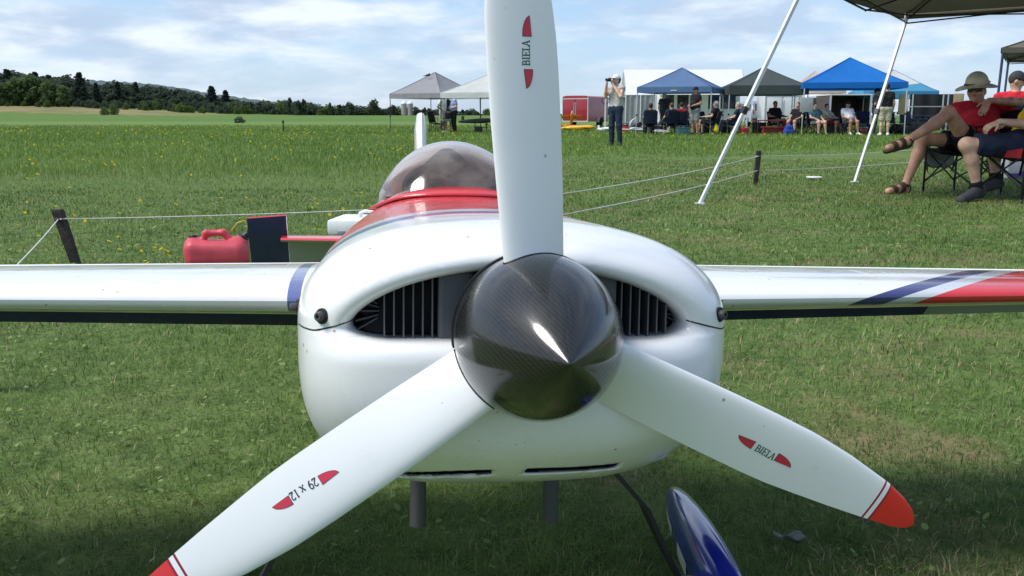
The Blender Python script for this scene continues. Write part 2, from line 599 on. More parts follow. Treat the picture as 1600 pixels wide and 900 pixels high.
h_ = .0032
xs = np.arange(-.222, .2221, h_); ys = np.arange(-.004, .366, h_); zs = np.arange(-.184, .116, h_)
Xg, Yg, Zg = np.meshgrid(xs, ys, zs, indexing='ij')
Fg = f_cowl(Xg, Yg, Zg)
V, Q = surfnets(Fg, np.array([xs[0], ys[0], zs[0]]), h_)
for _ in range(3):                                   # pull the vertices onto the exact surface
    e = 6e-4
    f0 = f_cowl(*V.T)
    g = np.stack([(f_cowl(*(V + np.eye(3)[i] * e).T) - f_cowl(*(V - np.eye(3)[i] * e).T)) / (2 * e) for i in range(3)], 1)
    st = f0[:, None] * g / np.maximum((g * g).sum(1), .25)[:, None]
    st *= np.minimum(1, h_ / (np.linalg.norm(st, axis=1) + 1e-9))[:, None]
    V = V - st * .9
ctr = V[Q].mean(1)
deep = (f_body(*ctr.T) < -.004) & (ctr[:, 1] > .024) & (ctr[:, 1] < .33) & ((f_in2(ctr[:, 0], ctr[:, 2]) > -.006) & (ctr[:, 1] > .072) | (ctr[:, 1] > .125) | (ctr[:, 2] < -.11))
me = np_mesh('cowl', V, Q, deep.astype(int))
cowl = part(link_mesh('cowl', me, [M_deck, M_dark], plane, True))


def on_cowl(x, z, off=.0004):
    """point on the front/side surface at x, z (marching aft)"""
    lo, hi = -.01, .36
    yy = np.linspace(lo, hi, 400)
    fv = f_cowl(np.full_like(yy, x), yy, np.full_like(yy, z))
    i = int(np.argmax(fv < 0))
    return Vector((x, yy[i] - off, z)) if fv[i] < 0 else None


def ray_cowl(p, dvec):
    t = np.linspace(0, .3, 1500)
    P = np.array(p)[None] + t[:, None] * np.array(dvec)[None]
    fv = f_cowl(*P.T); i = int(np.argmax(fv < 0))
    return Vector(P[i])


# seam between upper and lower cowl
for sd in (-1, 1):
    pts = []
    for a in np.linspace(0, 1, 16):
        xx = sd * (.143 - .005 * sd + (.0578 + .005 * sd) * a)
        zz = .0065 - .0105 * min(1, a * 1.6)
        p = ray_cowl((xx * 1.0, -.02, zz), (0, 1, 0)) if a < .93 else ray_cowl((sd * .26, .10 + (a - .93) * 3.3, zz), (-sd, 0, 0))
        if p: pts.append(p)
    mb = MB().tube(pts, .0008, 5)
    part(mb.build('cowl_seam', M_black, cowl, True)).location = (0, 0, 0)
# cowl screws with washers
for sd, zz, xx in ((-1, .0095, .1725), (1, .0095, .1725)):
    p = ray_cowl((sd * xx, -.02, zz), (0, 1, 0))
    nrm = Vector((sd * .55, -.83, .05)).normalized()
    Mx = Matrix.Translation(p) @ nrm.to_track_quat('Y', 'Z').to_matrix().to_4x4()
    mb = MB()
    mb.lathe([(-.001, .0001), (-.001, .0066), (.0012, .0068), (.0022, .0058), (.0022, .0038)], 20, Mx, 0)
    mb.lathe([(.0020, .0044), (.0062, .0042), (.0072, .0032), (.0072, .0018), (.005, .0016), (.005, .00001)], 12, Mx, 1)
    mb.build('cowl_screw', [M_rubber, M_pipe], cowl, 'auto')
    p2 = ray_cowl((sd * .3, .155, .006), (-sd, 0, 0))
    M2 = Matrix.Translation(p2) @ Vector((sd, -.2, 0)).normalized().to_track_quat('Y', 'Z').to_matrix().to_4x4()
    mb = MB()
    mb.lathe([(-.001, .0001), (-.001, .0072), (.0015, .0072), (.0024, .006), (.0024, .004)], 16, M2, 0)
    mb.lathe([(.002, .004), (.0075, .0038), (.0085, .0026), (.0085, .00001)], 10, M2, 1)
    mb.build('cowl_screw', [M_rubber, M_pipe], cowl, 'auto')

M_headfin = pmat('dark_head_casting', (.045, .047, .055), .6)  # head fins in a darker tone than the cylinder casting
# ---- engine: dark bulkhead, two finned cylinders, crankcase flats seen through the inlets
eng = part(MB().box((0, .128, .012), (.30, .006, .075)).build('engine_baffle', M_dark, plane))
for sd in (-1, 1):
    mb = MB()
    mb.box((sd * .102, .100, .020), (.075, .04, .075))
    cyl = part(mb.build('engine_cylinder', M_dark, plane))
    for i in range(6):
        xx = sd * (.0815 + i * .0080)
        hh = .066 if i < 4 else .052
        MB().box((xx, .066, .020), (.0012, .034, hh)).build('cooling_fin', M_fin, cyl)
    for i in range(5):
        a = rad(-38 + 19 * i)
        c = Vector((sd * .136, .074, .013 + .018 * math.sin(a)))
        R = Matrix.Rotation(-sd * a * .8, 3, 'Y')
        MB().box(c, (.020, .02, .0014), R).build('head_fin', M_headfin, cyl)
    MB().box((sd * .062, .062, .012), (.030, .03, .075), None, 0, .004).build('crankcase_side', M_cyl, cyl)

# ---- fuselage
rings = []
for yy in np.concatenate([np.linspace(.354, 1.0, 30), np.linspace(1.05, 2.42, 30)]):
    w_, tp, bt, nu, nl = [float(v) for v in sect(yy)]
    ring = []
    for k in range(72):
        a = 2 * math.pi * k / 72
        c, s_ = math.cos(a), math.sin(a)
        n = nu if s_ > 0 else nl
        h = (tp - ZC) if s_ > 0 else (ZC - bt)
        ring.append(Vector((w_ * math.copysign(abs(c) ** (2 / n), c), yy, ZC + h * math.copysign(abs(s_) ** (2 / n), s_))))
    rings.append(ring)
fus = part(MB().loft(rings).build('fuselage', M_deck, plane, 'auto'))

# ---- canopy over a cockpit
M_glass, q, b_ = new_mat('smoked_canopy')
q.t.nodes.remove(b_)
tr = q.n('ShaderNodeBsdfTransparent'); tr.inputs[0].default_value = (.62, .52, .46, 1)
gl = q.n('ShaderNodeBsdfGlossy'); gl.inputs['Roughness'].default_value = .11; gl.inputs[0].default_value = (1, 1, 1, 1)
df = q.n('ShaderNodeBsdfDiffuse')
co = q.n('ShaderNodeTexCoord').outputs['Object']
q.put(df.inputs[0], q.mix(q.noise(co, 14, 5), (.24, .19, .16), (.50, .44, .40)))
fr = q.n('ShaderNodeFresnel'); fr.inputs[0].default_value = 1.5
m1 = q.n('ShaderNodeMixShader'); q.put(m1.inputs[0], q.ramp(q.noise(co, 9, 6, .65), .38, .66, .05, .36)); q.l(tr.outputs[0], m1.inputs[1]); q.l(df.outputs[0], m1.inputs[2])
m2 = q.n('ShaderNodeMixShader'); q.put(m2.inputs[0], fr.outputs[0]); q.l(m1.outputs[0], m2.inputs[1]); q.l(gl.outputs[0], m2.inputs[2])
q.l(m2.outputs[0], q.t.nodes['Material Output'].inputs[0])
CY0, CY1, CW = .735, 1.50, .134
def canopy_pt(u, a, inset=0.0):
    """u along the length 0..1, a 0..pi across"""
    yy = CY0 + (CY1 - CY0) * u
    prof = (math.sin(math.pi * min(1, max(0, u)) ** .62)) ** .62 if 0 < u < 1 else 0
    w_, tp, *_ = [float(v) for v in sect(yy)]
    half = min(CW, w_ * .93) * (.55 + .45 * min(1, (u / .14) ** .5 if u < .14 else 1)) * (1 if u < .6 else 1 - (u - .6) * .7)
    x = half * math.cos(a)
    base = .094 + .018 * max(0, math.sin(a)) - .010 * max(0, (u - .3))
    top = base + (.103 * prof) * max(0, math.sin(a)) ** 1.25
    return Vector((x * (1 - inset), yy, top - inset * .05))
rings = [[canopy_pt(u, math.pi * k / 40) for k in range(41)] for u in np.linspace(0.001, .999, 44)]
can = part(MB().loft(rings, 0, False, False).build('canopy', M_glass, plane, True))
# red frame along the front edge and the sides
fr_ = []
for k in range(33):
    X = -.133 + .266 * k / 32
    yy = CY0 - .012 + .075 * (abs(X) / .14) ** 2.2
    w_, tp, bt, nu, nl = [float(v) for v in sect(yy)]
    fr_.append(Vector((X, yy, ZC + (tp - ZC) * max(0, 1 - (abs(X) / w_) ** nu) ** (1 / nu) + .001)))
mb = MB()
rg = []
for k, p in enumerate(fr_):
    t = (fr_[min(32, k + 1)] - fr_[max(0, k - 1)]).normalized()
    fwd = Vector((t.y, -t.x, 0)).normalized()
    rg.append([p + fwd * .020 + Vector((0, 0, -.001)), p + fwd * .012 + Vector((0, 0, .004)), p + Vector((0, 0, .0085)), p - fwd * .012 + Vector((0, 0, .013)), p - fwd * .016 + Vector((0, 0, -.004))])
mb.loft(rg).build('canopy_frame', M_redp, can, True)
for sd in (-1, 1):
    sp = [canopy_pt(u, 0 if sd > 0 else math.pi) + Vector((sd * .002, 0, -.002)) for u in np.linspace(.01, .98, 20)]
    MB().tube(sp, .0035, 6).build('canopy_frame', M_black, can, True)
M_tub = pmat('brown_cockpit', (.30, .17, .11), .7, .5, 9)
M_tub2 = pmat('dark_brown_cockpit', (.05, .035, .03), .7, .5, 20)
tub = part(MB().sheet(lambda u, v: Vector(((v - .5) * .25 * (1 - .3 * u), .77 + .66 * u, .112 + .012 * math.sin(9 * u) * math.sin(5 * v))), 14, 8).build('cockpit_deck', M_tub, plane, True))
V, Q = sdf_body([('e', (0, 1.06, .135), (.075, .07, .05)), ('e', (0, 1.04, .178), (.026, .03, .028)), ('c', (-.06, 1.05, .13), (-.075, .93, .118), .02, .014), ('c', (.06, 1.05, .13), (.075, .93, .118), .02, .014)], .006, .03)
part(link_mesh('pilot_bust', np_mesh('pilot_bust', V, Q), M_tub2, plane, True))
part(MB().box((0, .86, .128), (.17, .03, .035), None, 0, .008).build('instrument_panel', M_tub2, plane, 'auto'))

# ---- wings
def foil(u):           # half thickness of a symmetrical section for chord fraction u
    return 5 * (.2969 * math.sqrt(u) - .126 * u - .3516 * u * u + .2843 * u ** 3 - .1036 * u ** 4)
us_ = [0, .003, .008, .018, .035, .06, .1, .16, .24, .34, .46, .6, .72, .80]
for sd in (-1, 1):
    rings = []
    for t in np.linspace(0, 1, 14):
        X = .17 + 1.38 * t
        ch = .60 - .27 * t; le = .455 + .10 * t; th = .106 - .008 * t
        up = [Vector((sd * X, le + ch * u, -.023 + ch * th * foil(u))) for u in us_]
        dn = [Vector((sd * X, le + ch * u, -.023 - ch * th * foil(u))) for u in us_[1:]]
        rings.append(up[::-1] + dn)
    mb = MB().loft(rings, 0, True)
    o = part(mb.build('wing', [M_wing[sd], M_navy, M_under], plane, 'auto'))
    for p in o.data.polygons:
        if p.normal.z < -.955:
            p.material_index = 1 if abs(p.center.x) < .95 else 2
    # drooped aileron with its dark underside
    hin = lambda X: (.455 + .10 * (X - .17) / 1.38 + (.60 - .27 * (X - .17) / 1.38) * .81, (.60 - .27 * (X - .17) / 1.38) * .19)
    dr = rad(56)
    rings = []
    for X in sorted(list(np.linspace(.235, 1.52, 12)) + [.93, .97]):
        hy, c = hin(X); th = .026 * (.6 - .27 * (X - .17) / 1.38) / .6
        def P(a, n_): return Vector((sd * X, hy + a * math.cos(dr) + n_ * math.sin(dr), -.024 - a * math.sin(dr) + n_ * math.cos(dr)))
        rings.append([P(-.004, th * .9), P(c * .5, th * .55), P(c * 1.15, .0015), P(c * 1.15, -.0015), P(c * .5, -th * .55), P(-.004, -th * .9)])
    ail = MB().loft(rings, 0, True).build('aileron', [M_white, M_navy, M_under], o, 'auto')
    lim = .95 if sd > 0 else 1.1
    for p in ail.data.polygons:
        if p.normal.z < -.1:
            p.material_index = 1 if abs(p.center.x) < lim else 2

# ---- tail
for sd in (-1, 1):
    rings = []
    for t in np.linspace(0, 1, 8):
        X = .02 + .415 * t; le = 2.07 + .07 * t; ch = 2.27 - le; th = .026 - .006 * t
        rings.append([Vector((sd * X, le + ch * u, -.022 + s_ * th / 2 * (foil(u * .5) * 2.0))) for u, s_ in ((1, 1), (.6, 1), (.3, 1), (.1, 1), (.02, 1), (0, 0), (.02, -1), (.1, -1), (.3, -1), (.6, -1), (1, -1))])
    st = part(MB().loft(rings).build('tailplane', [M_redp, M_under], plane, 'auto'))
    for p in st.data.polygons:
        if p.normal.z < -.3: p.material_index = 1
    dr = rad(58)
    def P(X, a, n_): return Vector((sd * X, 2.278 + a * math.cos(dr) + n_ * math.sin(dr), -.022 - a * math.sin(dr) + n_ * math.cos(dr)))
    rings = [[P(X, -.004, .011), P(X, .17 - .02 * t, .002), P(X, .17 - .02 * t, -.002), P(X, -.004, -.011)] for t, X in ((0, .035), (.5, .22), (1, .425))]
    el_ = MB().loft(rings).build('elevator', [M_white, M_under], st, 'auto')
    for p in el_.data.polygons:
        if (PLANE_R @ p.normal).y < -.3: p.material_index = 1
    rings = [[P(X, a0, .003), P(X, a0 + .02, .010), P(X, .0, .011), P(X, .16, .002), P(X, .16, -.002), P(X, .0, -.011), P(X, a0 + .02, -.010), P(X, a0, -.003)] for X, a0 in ((.4265, -.088), (.548, -.076))]
    hb = MB().loft(rings).build('elevator_balance', [M_navy, M_redp, M_white], st, 'auto')
    for p in hb.data.polygons:
        if p.center.z > .035 and abs(p.normal.x) < .5 and (PLANE_R @ p.normal).z > .3: p.material_index = 1
        if abs(p.normal.x) > .7: p.material_index = 2
rings = []
for t in np.linspace(0, 1, 9):
    z = -.02 + .405 * t; le = 2.03 + .20 * t; ch = 2.36 - le; th = .044 - .004 * t
    if t == 1: th *= .6
    rings.append([Vector((s_ * th / 2 * (foil(u * .5) * 2.0), le + ch * u, z)) for u, s_ in ((1, 1), (.6, 1), (.3, 1), (.1, 1), (.02, 1), (0, 0), (.02, -1), (.1, -1), (.3, -1), (.6, -1), (1, -1))])
part(MB().loft(rings).build('fin', M_white, plane, 'auto'))
part(MB().loft([[Vector((s_ * .012, 2.365, z)), Vector((s_ * .012 * .2, 2.55 - .1 * t, z)), Vector((-s_ * .012 * .2, 2.55 - .1 * t, z)), Vector((-s_ * .012, 2.365, z))] for t, z, s_ in ((0, -.09, 1), (.5, .2, 1), (1, .375, .8))]).build('rudder', M_white, plane, 'auto'))
tw_ = part(MB().tube([(0, 2.28, -.09), (0, 2.40, -.20), (0, 2.47, -.30)], .004, 8).build('tail_wheel_strut', M_steel, plane, True))
MB().lathe([(-.012, .01), (-.012, .028), (0, .033), (.012, .028), (.012, .01)], 20, Matrix.Translation((0, 2.48, -.305)) @ Matrix.Rotation(math.pi / 2, 4, 'Z')).build('tail_wheel', M_rubber, tw_, True)

# ---- undercarriage: carbon legs, wheels, blue wheel pants
for sd in (-1, 1):
    path = [(.06, -.160), (.12, -.19), (.198, -.268), (.245, -.322), (.280, -.395), (.300, -.432), (.342, -.445)]
    rings = []
    for i, (X, z) in enumerate(path):
        wd = .032 - .003 * i; a, b = path[max(0, i - 1)], path[min(len(path) - 1, i + 1)]
        nv = Vector((b[1] - a[1], 0, -(b[0] - a[0]))).normalized() * .0032
        nv.x *= sd
        c = Vector((sd * X, .5, z))
        rings.append([c + nv + Vector((0, -wd, 0)), c + nv + Vector((0, wd, 0)), c - nv + Vector((0, wd, 0)), c - nv + Vector((0, -wd, 0))])
    part(MB().loft(rings).build('landing_gear_leg', M_black, plane, 'auto'))
    # wheel pant: teardrop, open below
    px_ = .362
    rings = []
    for t in np.linspace(0.0, 1, 34):
        yy = .335 + .478 * t
        k = max(.012, (math.sin(math.pi * min(1, t ** .66))) ** .38 if 0 < t < 1 else .012)
        zc = -.440 + (.028 if sd > 0 else -.022) * t; pxc = px_ - .032 + .060 * t
        rings.append([Vector((sd * pxc + .034 * k * math.copysign(abs(math.cos(a)) ** .85, math.cos(a)), yy, zc + (.052 if math.sin(a) > 0 else .055) * k * math.copysign(abs(math.sin(a)) ** .9, math.sin(a)))) for a in np.linspace(0, 2 * math.pi, 28, endpoint=False)])
    pant = part(MB().loft(rings).build('wheel_pant', M_blue, plane, True))
    def pant_in(t, a, off=.0008):
        i = t * 33; i0 = int(i); fr2 = i - i0
        j = a / (2 * math.pi) * 28; j0 = int(j) % 28; fj = j - int(j)
        r0, r1 = rings[i0], rings[min(33, i0 + 1)]
        p = (r0[j0] * (1 - fj) + r0[(j0 + 1) % 28] * fj) * (1 - fr2) + (r1[j0] * (1 - fj) + r1[(j0 + 1) % 28] * fj) * fr2
        c = Vector((sd * px_, p.y, -.43))
        return p + (p - c).normalized() * off
    for (t0, t1, a0, a1) in ((.40, .56, -14, 6), (.68, .86, -12, 4)):
        f = (lambda u, v: pant_in(t0 + (t1 - t0) * u, math.pi - rad(a0 + (a1 - a0) * v) if sd > 0 else rad(a0 + (a1 - a0) * v)))
        MB().sheet(f, 10, 6).build('white_flash', M_white, pant, True)
    wh = part(MB().lathe([(-.016, .012), (-.018, .045), (-.012, .060), (0, .064), (.012, .060), (.018, .045), (.016, .012)], 28, Matrix.Translation((sd * px_, .5, -.462)) @ Matrix.Rotation(math.pi / 2, 4, 'Z')).build('wheel', M_rubber, plane, True))
    MB().lathe([(-.02, .006), (-.02, .011), (.012, .011), (.014, .006)], 12, Matrix.Translation((sd * .318, .5, -.440)) @ Matrix.Rotation(math.pi / 2, 4, 'Z')).build('axle_bolt', M_steel, wh, 'auto')
    # exhaust stack under the cowl
    xx = -.079 if sd < 0 else .090
    part(MB().lathe([(.0, .0088), (-.18, .0105), (-.18, .0086), (-.10, .008)], 20, Matrix.Translation((xx, .40, -.120)) @ Matrix.Rotation(math.pi / 2, 4, 'X')).build('exhaust_pipe', M_pipe, plane, 'auto'))

# ---- spinner
prof = [(.0185, .02), (.0185, .0662), (.012, .0667), (.0, .0667), (-.012, .0660), (-.024, .0640), (-.036, .0608), (-.048, .0564), (-.060, .0508), (-.072, .0441), (-.083, .0369), (-.093, .0295), (-.102, .0222), (-.110, .0152), (-.1165, .0090), (-.1215, .0042), (-.1242, .0014), (-.125, 0)]
# finer profile by Catmull-Rom
def crom(pts, n):
    o = []
    for i in range(len(pts) - 1):
        p0, p1, p2, p3 = pts[max(0, i - 1)], pts[i], pts[i + 1], pts[min(len(pts) - 1, i + 2)]
        for k in range(n):
            t = k / n
            o.append(tuple(.5 * (2 * p1[j] + (p2[j] - p0[j]) * t + (2 * p0[j] - 5 * p1[j] + 4 * p2[j] - p3[j]) * t * t + (3 * p1[j] - p0[j] - 3 * p2[j] + p3[j]) * t ** 3) for j in (0, 1)))
    return o + [pts[-1]]
spin = part(MB().lathe([(.0185, .02)] + crom(prof[1:], 3), 96).build('spinner', M_carbon, plane, True))
MB().lathe([(.0195, .02), (.0195, .0676), (.0225, .0680), (.0255, .0676), (.0255, .02)], 96).build('back_plate', M_black, spin, 'auto')
part(MB().lathe([(.0255, .001), (.0255, .045), (.045, .045), (.045, .001)], 40).build('prop_shaft_collar', M_dark, plane, 'auto'))

# ---- propeller blades
LE = [(.03, .0225), (.06, .0255), (.12, .0275), (.165, .0286), (.21, .0290), (.25, .0285), (.29, .0248), (.333, .0180), (.354, .0118), (.366, .0058), (.372, .0), (.3743, -.0055)]
TE = [(.03, -.024), (.06, -.0265), (.12, -.0285), (.165, -.0292), (.21, -.0292), (.235, -.0286), (.26, -.0265), (.297, -.0230), (.33, -.0192), (.359, -.0152), (.37, -.0112), (.3743, -.0065)]
TW = [(.03, 27), (.06, 25), (.1, 21), (.15, 17), (.2, 14), (.28, 11), (.3743, 8.5)]
def blade_pt(r, s_, back=False, off=0.0):
    """r along the blade, s_ in 0..1 from leading to trailing edge; blade along +Z, leading edge to -X"""
    le, te = float(interp(r, LE)), float(interp(r, TE))
    tw2 = rad(float(interp(r, TW)))
    ch = (le - te) / math.cos(tw2)
    th = ch * float(interp(r, [(.03, .22), (.07, .17), (.15, .125), (.3743, .09)]))
    mid = (le + te) / 2
    c = (.5 - s_) * ch
    k = foil(max(0, min(1, s_)))
    n_ = -th * .25 * k * 2.0 if back else th * .75 * k * 2.0
    n_ += off
    # chord direction: towards leading edge and forward (-y); normal towards the viewer
    x = -(mid + c * math.cos(tw2)) + n_ * math.sin(tw2)
    y = -c * math.sin(tw2) - n_ * math.cos(tw2)
    return Vector((x, y, r))
rs_ = sorted(set(list(np.linspace(.035, .325, 34)) + [.3285, .3305, .3345, .3365] + list(np.linspace(.34, .3743, 16))))
sv = [0, .004, .012, .03, .06, .1, .16, .24, .33, .43, .53, .63, .73, .82, .9, .96, 1]


def strip(pts, wd, close=False):
    """flat stroke along 2-D points -> list of quads (2-D)"""
    o = []
    n = len(pts)
    P = [Vector((p[0], p[1])) for p in pts]
    L, R = [], []
    for i in range(n):
        a = P[max(0, i - 1)]; b = P[min(n - 1, i + 1)]
        t = (b - a)
        if t.length < 1e-9: t = Vector((1, 0))
        t.normalize(); nn_ = Vector((-t.y, t.x)) * wd / 2
        L.append(P[i] + nn_); R.append(P[i] - nn_)
    for i in range(n - 1): o.append([L[i], L[i + 1], R[i + 1], R[i]])
    return o


def arc(cx, cy, rx, ry, a0, a1, n=10):
    return [(cx + rx * math.cos(rad(a0 + (a1 - a0) * k / n)), cy + ry * math.sin(rad(a0 + (a1 - a0) * k / n))) for k in range(n + 1)]


# letters in a unit box (x to the right, y up, height 1), serif style: thick stems, thin hairlines and bars
TH, HN = .15, .085
GLY = {
    'B': [([(.16, 0), (.16, 1)], TH), ([(.0, .04), (.36, .04)], HN), ([(.0, .96), (.34, .96)], HN), ([(.16, .52), (.36, .52)], HN), (arc(.34, .74, .18, .22, 90, -90), TH * .85), (arc(.36, .28, .22, .24, 90, -90), TH * .85)],
    'I': [([(.15, 0), (.15, 1)], TH), ([(0, .04), (.3, .04)], HN), ([(0, .96), (.3, .96)], HN)],
    'E': [([(.15, 0), (.15, 1)], TH), ([(0, .04), (.58, .04)], HN), ([(0, .96), (.58, .96)], HN), ([(.15, .5), (.42, .5)], HN), ([(.42, .38), (.42, .62)], HN), ([(.56, .0), (.56, .22)], HN), ([(.56, .78), (.56, 1)], HN)],
    'L': [([(.15, 0), (.15, 1)], TH), ([(0, .04), (.56, .04)], HN), ([(0, .96), (.32, .96)], HN), ([(.54, .0), (.54, .26)], HN)],
    'A': [([(.08, 0), (.33, 1)], HN), ([(.60, 0), (.33, 1)], TH), ([(.17, .34), (.49, .34)], HN), ([(.0, .04), (.2, .04)], HN), ([(.46, .04), (.72, .04)], HN)],
    '2': [(arc(.24, .74, .2, .22, 170, -20), TH * .8), ([(.43, .66), (.30, .38), (.04, .06)], TH * .75), ([(.02, .06), (.48, .06)], TH * .9), ([(.47, .04), (.50, .2)], HN)],
    '9': [(arc(.26, .68, .21, .28, 0, 360, 18), TH * .8), ([(.47, .68), (.44, .34), (.30, .08), (.16, .0)], TH * .8)],
    'x': [([(.04, .02), (.46, .66)], HN), ([(.04, .66), (.46, .02)], TH), ([(-.04, .02), (.16, .02)], HN), ([(.36, .02), (.56, .02)], HN), ([(-.04, .66), (.16, .66)], HN), ([(.34, .66), (.54, .66)], HN)],
    '1': [([(.16, 0), (.16, 1)], TH * .9), ([(.02, .84), (.16, .98)], HN), ([(.04, .03), (.28, .03)], HN)],
}


def print_on(r0, t0, size, glyphs, name, mat_, parent, ang, slope=0.0, lift=.00025):
    """write glyphs outwards along the blade; glyphs: (char, offset); tops towards the leading edge"""
    mb = MB()
    k_ = 0
    for ch, off in glyphs:
        for pts, wd in GLY[ch]:
            k_ += 1
            for qd in strip(pts, wd):
                vs = []
                for p in qd:
                    r = r0 + (off + p.x) * size
                    t = t0 + p.y * size + slope * (off + p.x) * size
                    le, te = float(interp(r, LE)), float(interp(r, TE))
                    vs.append(ang @ blade_pt(r, (le - t) / (le - te), False, lift + .00003 * (k_ % 7)))
                mb.add(vs, [(0, 1, 2, 3)])
    return mb.build(name, mat_, parent, True, None, False)


def fin_mark(r0, r1, tb0, tb1, tipt, curve_lead, parent, ang):
    """half leaf: base at r0 from tb0 to tb1, tip at r1; curved on the leading or trailing side"""
    def edge(t, lead):
        a, b = (tb1, tipt) if lead else (tb0, tipt)
        if lead == curve_lead: return a + (b - a) * (1 - (1 - t ** 2) ** .62) if t < 1 else b
        return a + (b - a) * t
    for mat_, grow, lf in ((M_ink, .00045, .00020), (M_inkred, 0, .00045)):
        def fn(u, v):
            s1 = 1 if r1 > r0 else -1
            uu_ = u
            r = r0 - s1 * grow + (r1 - r0 + 2.2 * s1 * grow) * uu_
            lo_, hi_ = edge(uu_, False) - grow * (1 - .5 * uu_), edge(uu_, True) + grow * (1 - .5 * uu_)
            t = lo_ + (hi_ - lo_) * v
            le, te = float(interp(r, LE)), float(interp(r, TE))
            return ang @ blade_pt(r, (le - t) / (le - te), False, lf)
        MB().sheet(fn, 10, 3).build('leaf_mark', mat_, parent, True, None, False)


PA = 4.1
for bi, (deg, word) in enumerate(((90, 'n'), (-30, 'n'), (210, 's'))):
    # rotation about the hub axis: blade +Z  ->  angle deg + PA seen from the front
    ang = Matrix.Rotation(-(rad(deg + PA) - math.pi / 2), 4, 'Y')
    rings, mis = [], []
    for r in rs_:
        up = [blade_pt(r, s_) for s_ in sv]
        dn = [blade_pt(r, s_, True) for s_ in sv[1:-1]][::-1]
        rings.append([ang @ p for p in up + dn])
    mb = MB()
    nR = len(rings[0])
    mb.loft(rings, 0, True)
    for fi in range(len(mb.f)):
        i = fi // nR
        if i < len(rs_) - 1:
            rm = (rs_[i] + rs_[i + 1]) / 2
            mb.mi[fi] = 2 if .3285 < rm < .3305 else 2 if .3345 < rm < .3365 else 1 if rm > .3365 else 0
        else: mb.mi[fi] = 1 if fi == len(mb.f) - 1 else 0
    loop = []
    SPR = lambda y_: float(np.interp(-y_, [-p_[0] for p_ in prof[1:]], [p_[1] for p_ in prof[1:]]))
    for s_, bk in [(v_, False) for v_ in sv] + [(v_, True) for v_ in sv[1:-1]][::-1]:
        lo_, hi_ = .03, .075
        for _ in range(30):
            md = (lo_ + hi_) / 2; p_ = blade_pt(md, s_, bk)
            if math.hypot(p_.x, p_.z) < SPR(p_.y): lo_ = md
            else: hi_ = md
        loop.append(ang @ blade_pt(lo_, s_, bk, -.0002 if bk else .0004))
    MB().tube(loop + [loop[0]], .0009, 5, 0, False).build('blade_slot', M_black, spin, True)
    bl = part(mb.build('propeller_blade', [M_blade, M_tipred, M_line], plane, 'auto'))
    if word == 'n':
        print_on(.2085 if bi else .2115, -.0062 if bi else -.0040, .0066, [('B', 0), ('I', .70), ('E', 1.05), ('L', 1.70), ('A', 2.22)], 'lettering', M_green, bl, ang, -.06)
        r_a, r_b, r_c, r_d = (.2052, .1896, .2292, .2450) if bi else (.2085, .1946, .2340, .2490)
    else:
        print_on(.2065, -.0070, .0068, [('2', 0), ('9', .58), ('x', 1.6), ('1', 2.55), ('2', 3.0)], 'size_print', M_ink, bl, ang, -.04)
        r_a, r_b, r_c, r_d = .2040, .1890, .2315, .2460
    fin_mark(r_a, r_b, -.0060, .0010, .0002, False, bl, ang)
    fin_mark(r_c, r_d, -.0065, .0005, -.0062, True, bl, ang)
# ================================================================== ground, grass, woods
M_ground, q, b_ = new_mat('field_ground')
geo = q.n('ShaderNodeNewGeometry').outputs['Position']
x, y, z = q.xyz(geo)
n1 = q.noise(geo, .35, 5, .6); n2 = q.noise(geo, 9, 5, .65); n3 = q.noise(geo, 60, 3, .6)
near = q.mix(q.ramp(n2, .3, .7), (.060, .105, .026), (.125, .180, .055))
dryp = q.m('MULTIPLY', q.ramp(q.noise(geo, 1.6, 4, .6), .50, .66), q.ramp(x, -.6, .8, .15, .8))
near = q.mix(dryp, near, (.20, .16, .085))
near = q.mix(q.ramp(n3, .55, .75, 0, .5), near, (.13, .115, .06))
# far field: mown strips running across, broken by noise
sy = q.m('ADD', y, q.m('MULTIPLY', q.m('SUBTRACT', q.noise(q.comb(q.m('MULTIPLY', x, .02), q.m('MULTIPLY', y, .01), 0), 1, 3), .5), 30))
far = q.mix(q.ramp(n1, .3, .7), (.080, .150, .028), (.112, .190, .040))
band1 = q.m('MULTIPLY', q.ramp(sy, 60, 72, 0, 1), q.ramp(sy, 105, 125, 1, 0))
far = q.mix(q.m('MULTIPLY', band1, .7), far, (.135, .215, .056))
band2 = q.m('MULTIPLY', q.ramp(sy, 135, 150, 0, 1), q.ramp(sy, 185, 215, 1, 0))
far = q.mix(q.m('MULTIPLY', band2, .6), far, (.085, .150, .030))
tan = q.m('MULTIPLY', q.ramp(q.m('ADD', y, q.m('MULTIPLY', q.m('SUBTRACT', n1, .5), 40)), 256, 268), q.m('MULTIPLY', q.ramp(x, -84, -112), q.ramp(y, 330, 300)))
far = q.mix(tan, far, q.mix(q.ramp(q.noise(geo, .06, 5, .7), .4, .65), (.25, .20, .095), (.15, .165, .065)))
col = q.mix(q.ramp(y, 8, 26), near, far)
q.put(b_.inputs['Base Color'], col)
b_.inputs['Roughness'].default_value = .9
b_.inputs['Specular IOR Level'].default_value = .15
bp = q.n('ShaderNodeBump'); bp.inputs['Strength'].default_value = .6; bp.inputs['Distance'].default_value = .03
q.put(bp.inputs['Height'], q.m('ADD', n2, q.m('MULTIPLY', n3, .4))); q.l(bp.outputs[0], b_.inputs['Normal'])
gx = np.concatenate([-np.geomspace(2500, 12, 46), np.linspace(-10, 10, 21), np.geomspace(12, 2500, 46)])
gy = np.concatenate([-np.geomspace(600, 8, 12), np.linspace(-6, 16, 23), np.geomspace(18, 3500, 70)])
GX, GY = np.meshgrid(gx, gy, indexing='ij')
V = np.stack([GX, GY, hgt(GX, GY)], -1).reshape(-1, 3)
ii = np.arange(GX.size).reshape(GX.shape)
